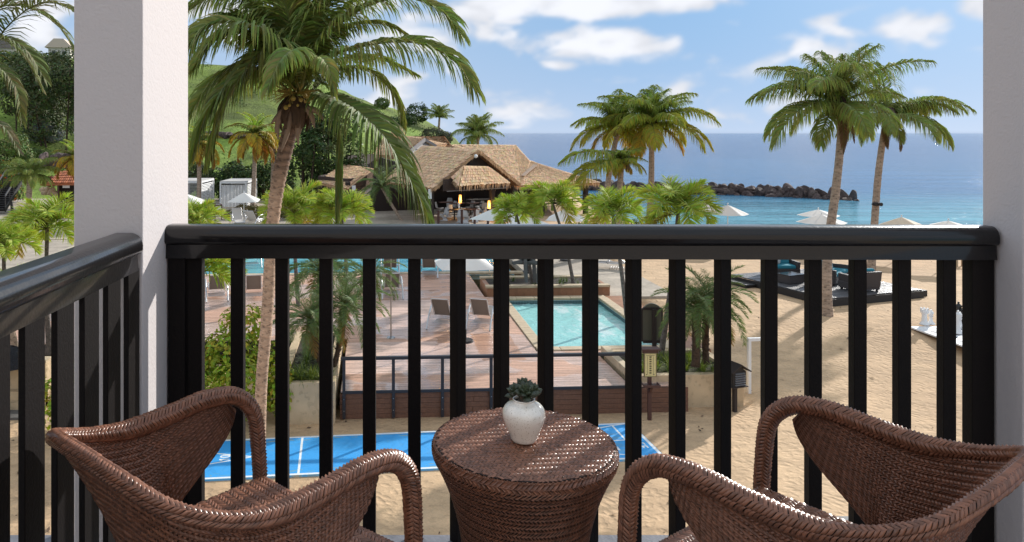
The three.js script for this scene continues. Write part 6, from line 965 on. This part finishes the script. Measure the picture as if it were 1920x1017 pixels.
// parameter of the curve where the side panel begins (front of the arm), found by height and depth
let tA = 0; for (let t = 0; t < 0.5; t += 0.002) { const p = rimCv.getPointAt(t); if (p.z > 0.02 && p.y > 0.57) { tA = t; break; } }
const rimR = (t) => { const q = Math.min(t, 1 - t) ; return lerp(0.0185, lerp(0.0225, 0.0145, sstep(tA + 0.08, 0.38, q)), sstep(tA - 0.14, tA + 0.02, q)); };
function chair(label, pos, turn) {
  const c = thing('wicker_armchair', label, 'armchair', pos, turn, undefined);
  const fr = rimCv.computeFrenetFrames(240, false), up = V(0, 1, 0);
  const tube = (u, v) => { const t = clamp(u), p = rimCv.getPointAt(t), T = rimCv.getTangentAt(t), B = V(T.z, 0, -T.x); B.lerp(V(0, 0, 1), T.y * T.y > 0.9 ? 0 : 0); if (B.lengthSq() < 0.04) B.set(0, 0, 0); const q = B.lengthSq() > 0 ? B.normalize() : B; const ref = tubeRef(t); const N = ref.clone().addScaledVector(T, -ref.dot(T)).normalize(), Bn = T.clone().cross(N), a = v * Math.PI * 2, R = rimR(t); void q; return p.addScaledVector(N, Math.cos(a) * R).addScaledVector(Bn, Math.sin(a) * R); };
  const tubeRef = (t) => V(t < 0.5 ? -1 : 1, 0.001, 0).lerp(V(0, 0, 1), sstep(tA + 0.12, 0.5, Math.min(t, 1 - t))).normalize();
  mesh('arm_core', (() => { const g = grid(200, 8, (u, v) => { const p = rimCv.getPointAt(u); return p.lerp(tube(u, v), 0.93); }); return g; })(), M.rattanBack, c);
  stuffMesh('arm_and_rim_strands', weave(tube, Math.round(rimLen / 0.0098), 7, { h: 0.0036, slant: 1.15, close: false, seed: 5, flip: -1, ends: 0.16, tone: 1 }), M.rattan, c);
  // back and side shell from the seat up to the rim
  const bot = (s) => { const q = Math.abs(s), f = q > 0.72 ? lerp(-0.20, 0.0, sstep(0.72, 1, q)) : lerp(-0.37, -0.20, Math.pow(q / 0.72, 2.2)), l = 0.275 * Math.sin(Math.min(1, q / 0.66) * Math.PI / 2), h = q > 0.66 ? lerp(0.36, 0.638, Math.pow((q - 0.66) / 0.34, 1.25)) : 0.36; return V(Math.sign(s) * l, h, -f); };
  const shell = (u, v) => { const s = clamp(u) * 2 - 1, R = rimCv.getPointAt(lerp(tA, 1 - tA, clamp(u))), B = bot(s), p = B.lerp(R, v); const bulge = 0.022 * Math.sin(v * Math.PI) * (1 - Math.abs(s)); p.z -= bulge; return p; };
  mesh('shell', grid(120, 20, shell), M.rattanBack, c);
  const nu = Math.round(rimLen * (1 - 2 * tA) / 0.0108);
  const nvr = 34;
  stuffMesh('outer_strands', weave((u, v) => shell(u, v), nu, nvr, { h: 0.0045, slant: 1.0, seed: 7, flip: -1, skip: (u, v) => { const s = Math.abs(u * 2 - 1); return s > 0.80 && (j4(u, v, s)); } }), M.rattan, c);
  stuffMesh('inner_strands', weave((u, v) => shell(u, v), nu, nvr, { h: 0.0045, slant: 1.0, seed: 9, flip: 1, skip: (u, v) => { const s = Math.abs(u * 2 - 1); return s > 0.80 && (j4(u, v, s)); } }), M.rattan, c);
  // lower skirt
  const skirtS = (u, v) => { const s = clamp(u) * 2 - 1, B = bot(s * 0.66); const p = B.clone(); p.y = lerp(0.10, 0.37, v); const k = lerp(0.86, 1, v); p.x *= k; p.z = (p.z - 0.1) * k + 0.1; return p; };
  stuffMesh('skirt_strands', mg([weave(skirtS, 90, 14, { h: 0.004, slant: 1, seed: 13, flip: -1 })]), M.rattan, c); mesh('skirt', grid(60, 4, skirtS), M.rattanBack, c);
  // seat
  const seat = (u, v) => { const x = (u - 0.5) * 2, f = lerp(-0.40, 0.125, v), w = 0.292 * Math.sqrt(1 - Math.pow(clamp((-f - 0.05) / 0.40, 0, 1), 2.6) * 0.75), roll = sstep(0.9, 1, v); const e = Math.max(0, Math.abs(x) - 0.88) / 0.12; return V(x * w, 0.432 - 0.016 * (1 - x * x) * Math.sin(v * 3) - 0.05 * roll * roll - 0.03 * e * e, -(f - 0.012 * roll)); };
  stuffMesh('seat_strands', weave(seat, 50, 32, { h: 0.003, slant: 1.0, seed: 15, flip: 1 }), M.rattan, c); mesh('seat', grid(30, 20, (u, v) => seat(u, v).add(V(0, -0.004, 0))), M.rattanBack, c);
  const apron = (u, v) => { const p = seat(u, 1); p.y = lerp(0.30, p.y, v); return p; }; stuffMesh('apron_strands', weave(apron, 50, 6, { h: 0.004, slant: 1, seed: 17, flip: -1 }), M.rattan, c);
  for (const x of [-0.2, 0.2]) mesh('rear_leg', limb([V(x, 0.2, 0.28), V(x * 1.05, 0, 0.31)], () => 0.02, 6, 10), M.rattanBack, c);
  return c;
}
const j4 = () => false;
const chairL = chair('brown woven wicker armchair left of the table, facing the sea', V(-0.292, FLOOR, -1.872), -0.733);
const chairR = copyOf(chairL, 'brown woven wicker armchair right of the table, facing the pool', V(0.784, FLOOR, -1.8235), 0.6435);
// ---- round side table
{
  const t = thing('wicker_side_table', 'round brown woven wicker side table between the two armchairs', 'table', V(0.298, FLOOR, -2.065), 0.1);
  const prof = [[0.192, 0], [0.178, 0.08], [0.167, 0.17], [0.170, 0.26], [0.184, 0.34], [0.208, 0.42], [0.234, 0.48], [0.252, 0.515], [0.2535, 0.536], [0.247, 0.5485], [0.238, 0.55]].map(([r, y]) => new THREE.Vector3(r, y, 0)), cv = new THREE.CatmullRomCurve3(prof, false, 'centripetal');
  const side = (u, v) => { const p = cv.getPointAt(clamp(v)), a = u * Math.PI * 2; return V(Math.cos(a) * p.x, p.y, Math.sin(a) * p.x); };
  mesh('body', grid(64, 40, (u, v) => { const p = side(u, v); return V(p.x * 0.988, p.y - 0.003, p.z * 0.988); }), M.rattanBack, t);
  stuffMesh('body_strands', weave(side, 124, 44, { h: 0.0038, slant: 1.0, seed: 21, flip: 1, close: true }), M.rattan, t);
  const R = 0.245, top = (u, v) => V((u - 0.5) * 2 * R, 0.5505, (v - 0.5) * 2 * R);
  mesh('tabletop', xf(new THREE.CylinderGeometry(R, R, 0.012, 48), 0, 0.543, 0), M.rattanBack, t);
  stuffMesh('tabletop_strands', weave(top, 46, 38, { h: 0.0026, slant: 0.8, seed: 23, flip: -1, skip: (u, v) => Math.hypot(u - 0.5, v - 0.5) > 0.492 }), M.rattan, t);
}
// ---- speckled vase with a succulent
{
  const P = V(0.297, FLOOR + 0.5545, -2.055), v = thing('vase', 'small speckled off white glazed round vase on the wicker table', 'vase', P);
  const pr = [[0, 0.0], [0.03, 0.0], [0.034, 0.003], [0.041, 0.02], [0.052, 0.045], [0.0585, 0.068], [0.057, 0.084], [0.047, 0.098], [0.034, 0.106], [0.03, 0.11], [0.031, 0.114], [0.028, 0.115], [0.026, 0.108], [0.03, 0.1]].map(([r, y]) => V(r, y, 0)), cv = new THREE.CatmullRomCurve3(pr, false, 'centripetal');
  const sp = tex(512, 512, (u, w) => { const r = hash(Math.floor(u * 512), Math.floor(w * 512)), n = fbm(u * 8, w * 8, 3, 8); const g = fbm(u * 90, w * 90, 2, 90) > 0.77; const k = 0.96 + (n - 0.5) * 0.06; return g || r > 0.996 ? [0.72, 0.66, 0.58] : [k, k * 0.975, k * 0.93]; }, true);
  mesh('body', new THREE.LatheGeometry(cv.getPoints(70).map((p) => new THREE.Vector2(Math.max(p.x, 0), p.y)), 56), phy(C(1, 1, 1), 0.22, { map: rep(sp, 2, 1), clearcoat: 1, clearcoatRoughness: 0.06 }), v);
  mesh('soil', xf(new THREE.CylinderGeometry(0.029, 0.029, 0.004, 24), 0, 0.106, 0), M.soil, v);
  const s = thing('succulent', 'dark green succulent rosette planted in the speckled vase', 'plant', P.clone().add(V(0.002, 0.108, 0)));
  const leafG = (() => { const g = new THREE.SphereGeometry(1, 12, 10), p = g.attributes.position; for (let i = 0; i < p.count; i++) { let x = p.getX(i), y = p.getY(i), z = p.getZ(i); const t = (x + 1) / 2, w = Math.pow(Math.sin(Math.PI * clamp(0.1 + t * 0.86)), 0.9) * (t > 0.7 ? lerp(1, 0.62, (t - 0.7) / 0.3) : lerp(0.45, 1, t / 0.7)); p.setXYZ(i, t, y * 0.2 * w + 0.25 * t * t, z * 0.36 * w); } g.computeVertexNormals(); return g; })();
  const lm = [0.6, 0.9, 1.3].map((k) => phy(C(0.05 * k, 0.068 * k, 0.034 * k), 0.4, { transmission: 0.08, thickness: 0 }));
  const ros = (o, n, s0, turn, tilt, lean) => { for (let i = 0; i < n; i++) { const k = i / n, a = i * 2.39996 + turn, el = lerp(0.0, 1.35, Math.pow(k, 0.75)), sz = lerp(s0, s0 * 0.32, k), m = mesh('leaf', leafG, lm[i < n * 0.3 ? 0 : i < n * 0.72 ? 1 : 2], s); const q = new THREE.Quaternion().setFromEuler(new THREE.Euler(0, a, 0)).multiply(new THREE.Quaternion().setFromEuler(new THREE.Euler(0, 0, el))); const tl = new THREE.Quaternion().setFromEuler(new THREE.Euler(tilt, 0, lean)); m.quaternion.copy(tl.multiply(q)); m.scale.setScalar(sz); m.position.copy(o).add(V(0, k * 0.014, 0)); } };
  ros(V(0, 0.022, 0.012), 26, 0.042, 0, 0.65, 0); ros(V(-0.022, 0.018, -0.006), 20, 0.036, 1, 0.2, 0.5); ros(V(0.022, 0.02, -0.004), 20, 0.036, 2, 0.2, -0.5); ros(V(0.0, 0.03, -0.02), 18, 0.035, 3, -0.1, 0);
  mesh('stem', mg([bar(V(0, -0.004, 0), V(0, 0.03, 0.01), 0.006), bar(V(0, -0.004, 0), V(-0.02, 0.022, -0.004), 0.005), bar(V(0, -0.004, 0), V(0.02, 0.024, -0.004), 0.005)]), M.trunk.clone(), s).material.vertexColors = false;
}
scene.traverse((o) => { if (o.isMesh) { o.castShadow = true; o.receiveShadow = true; } });
renderer.render(scene, camera);
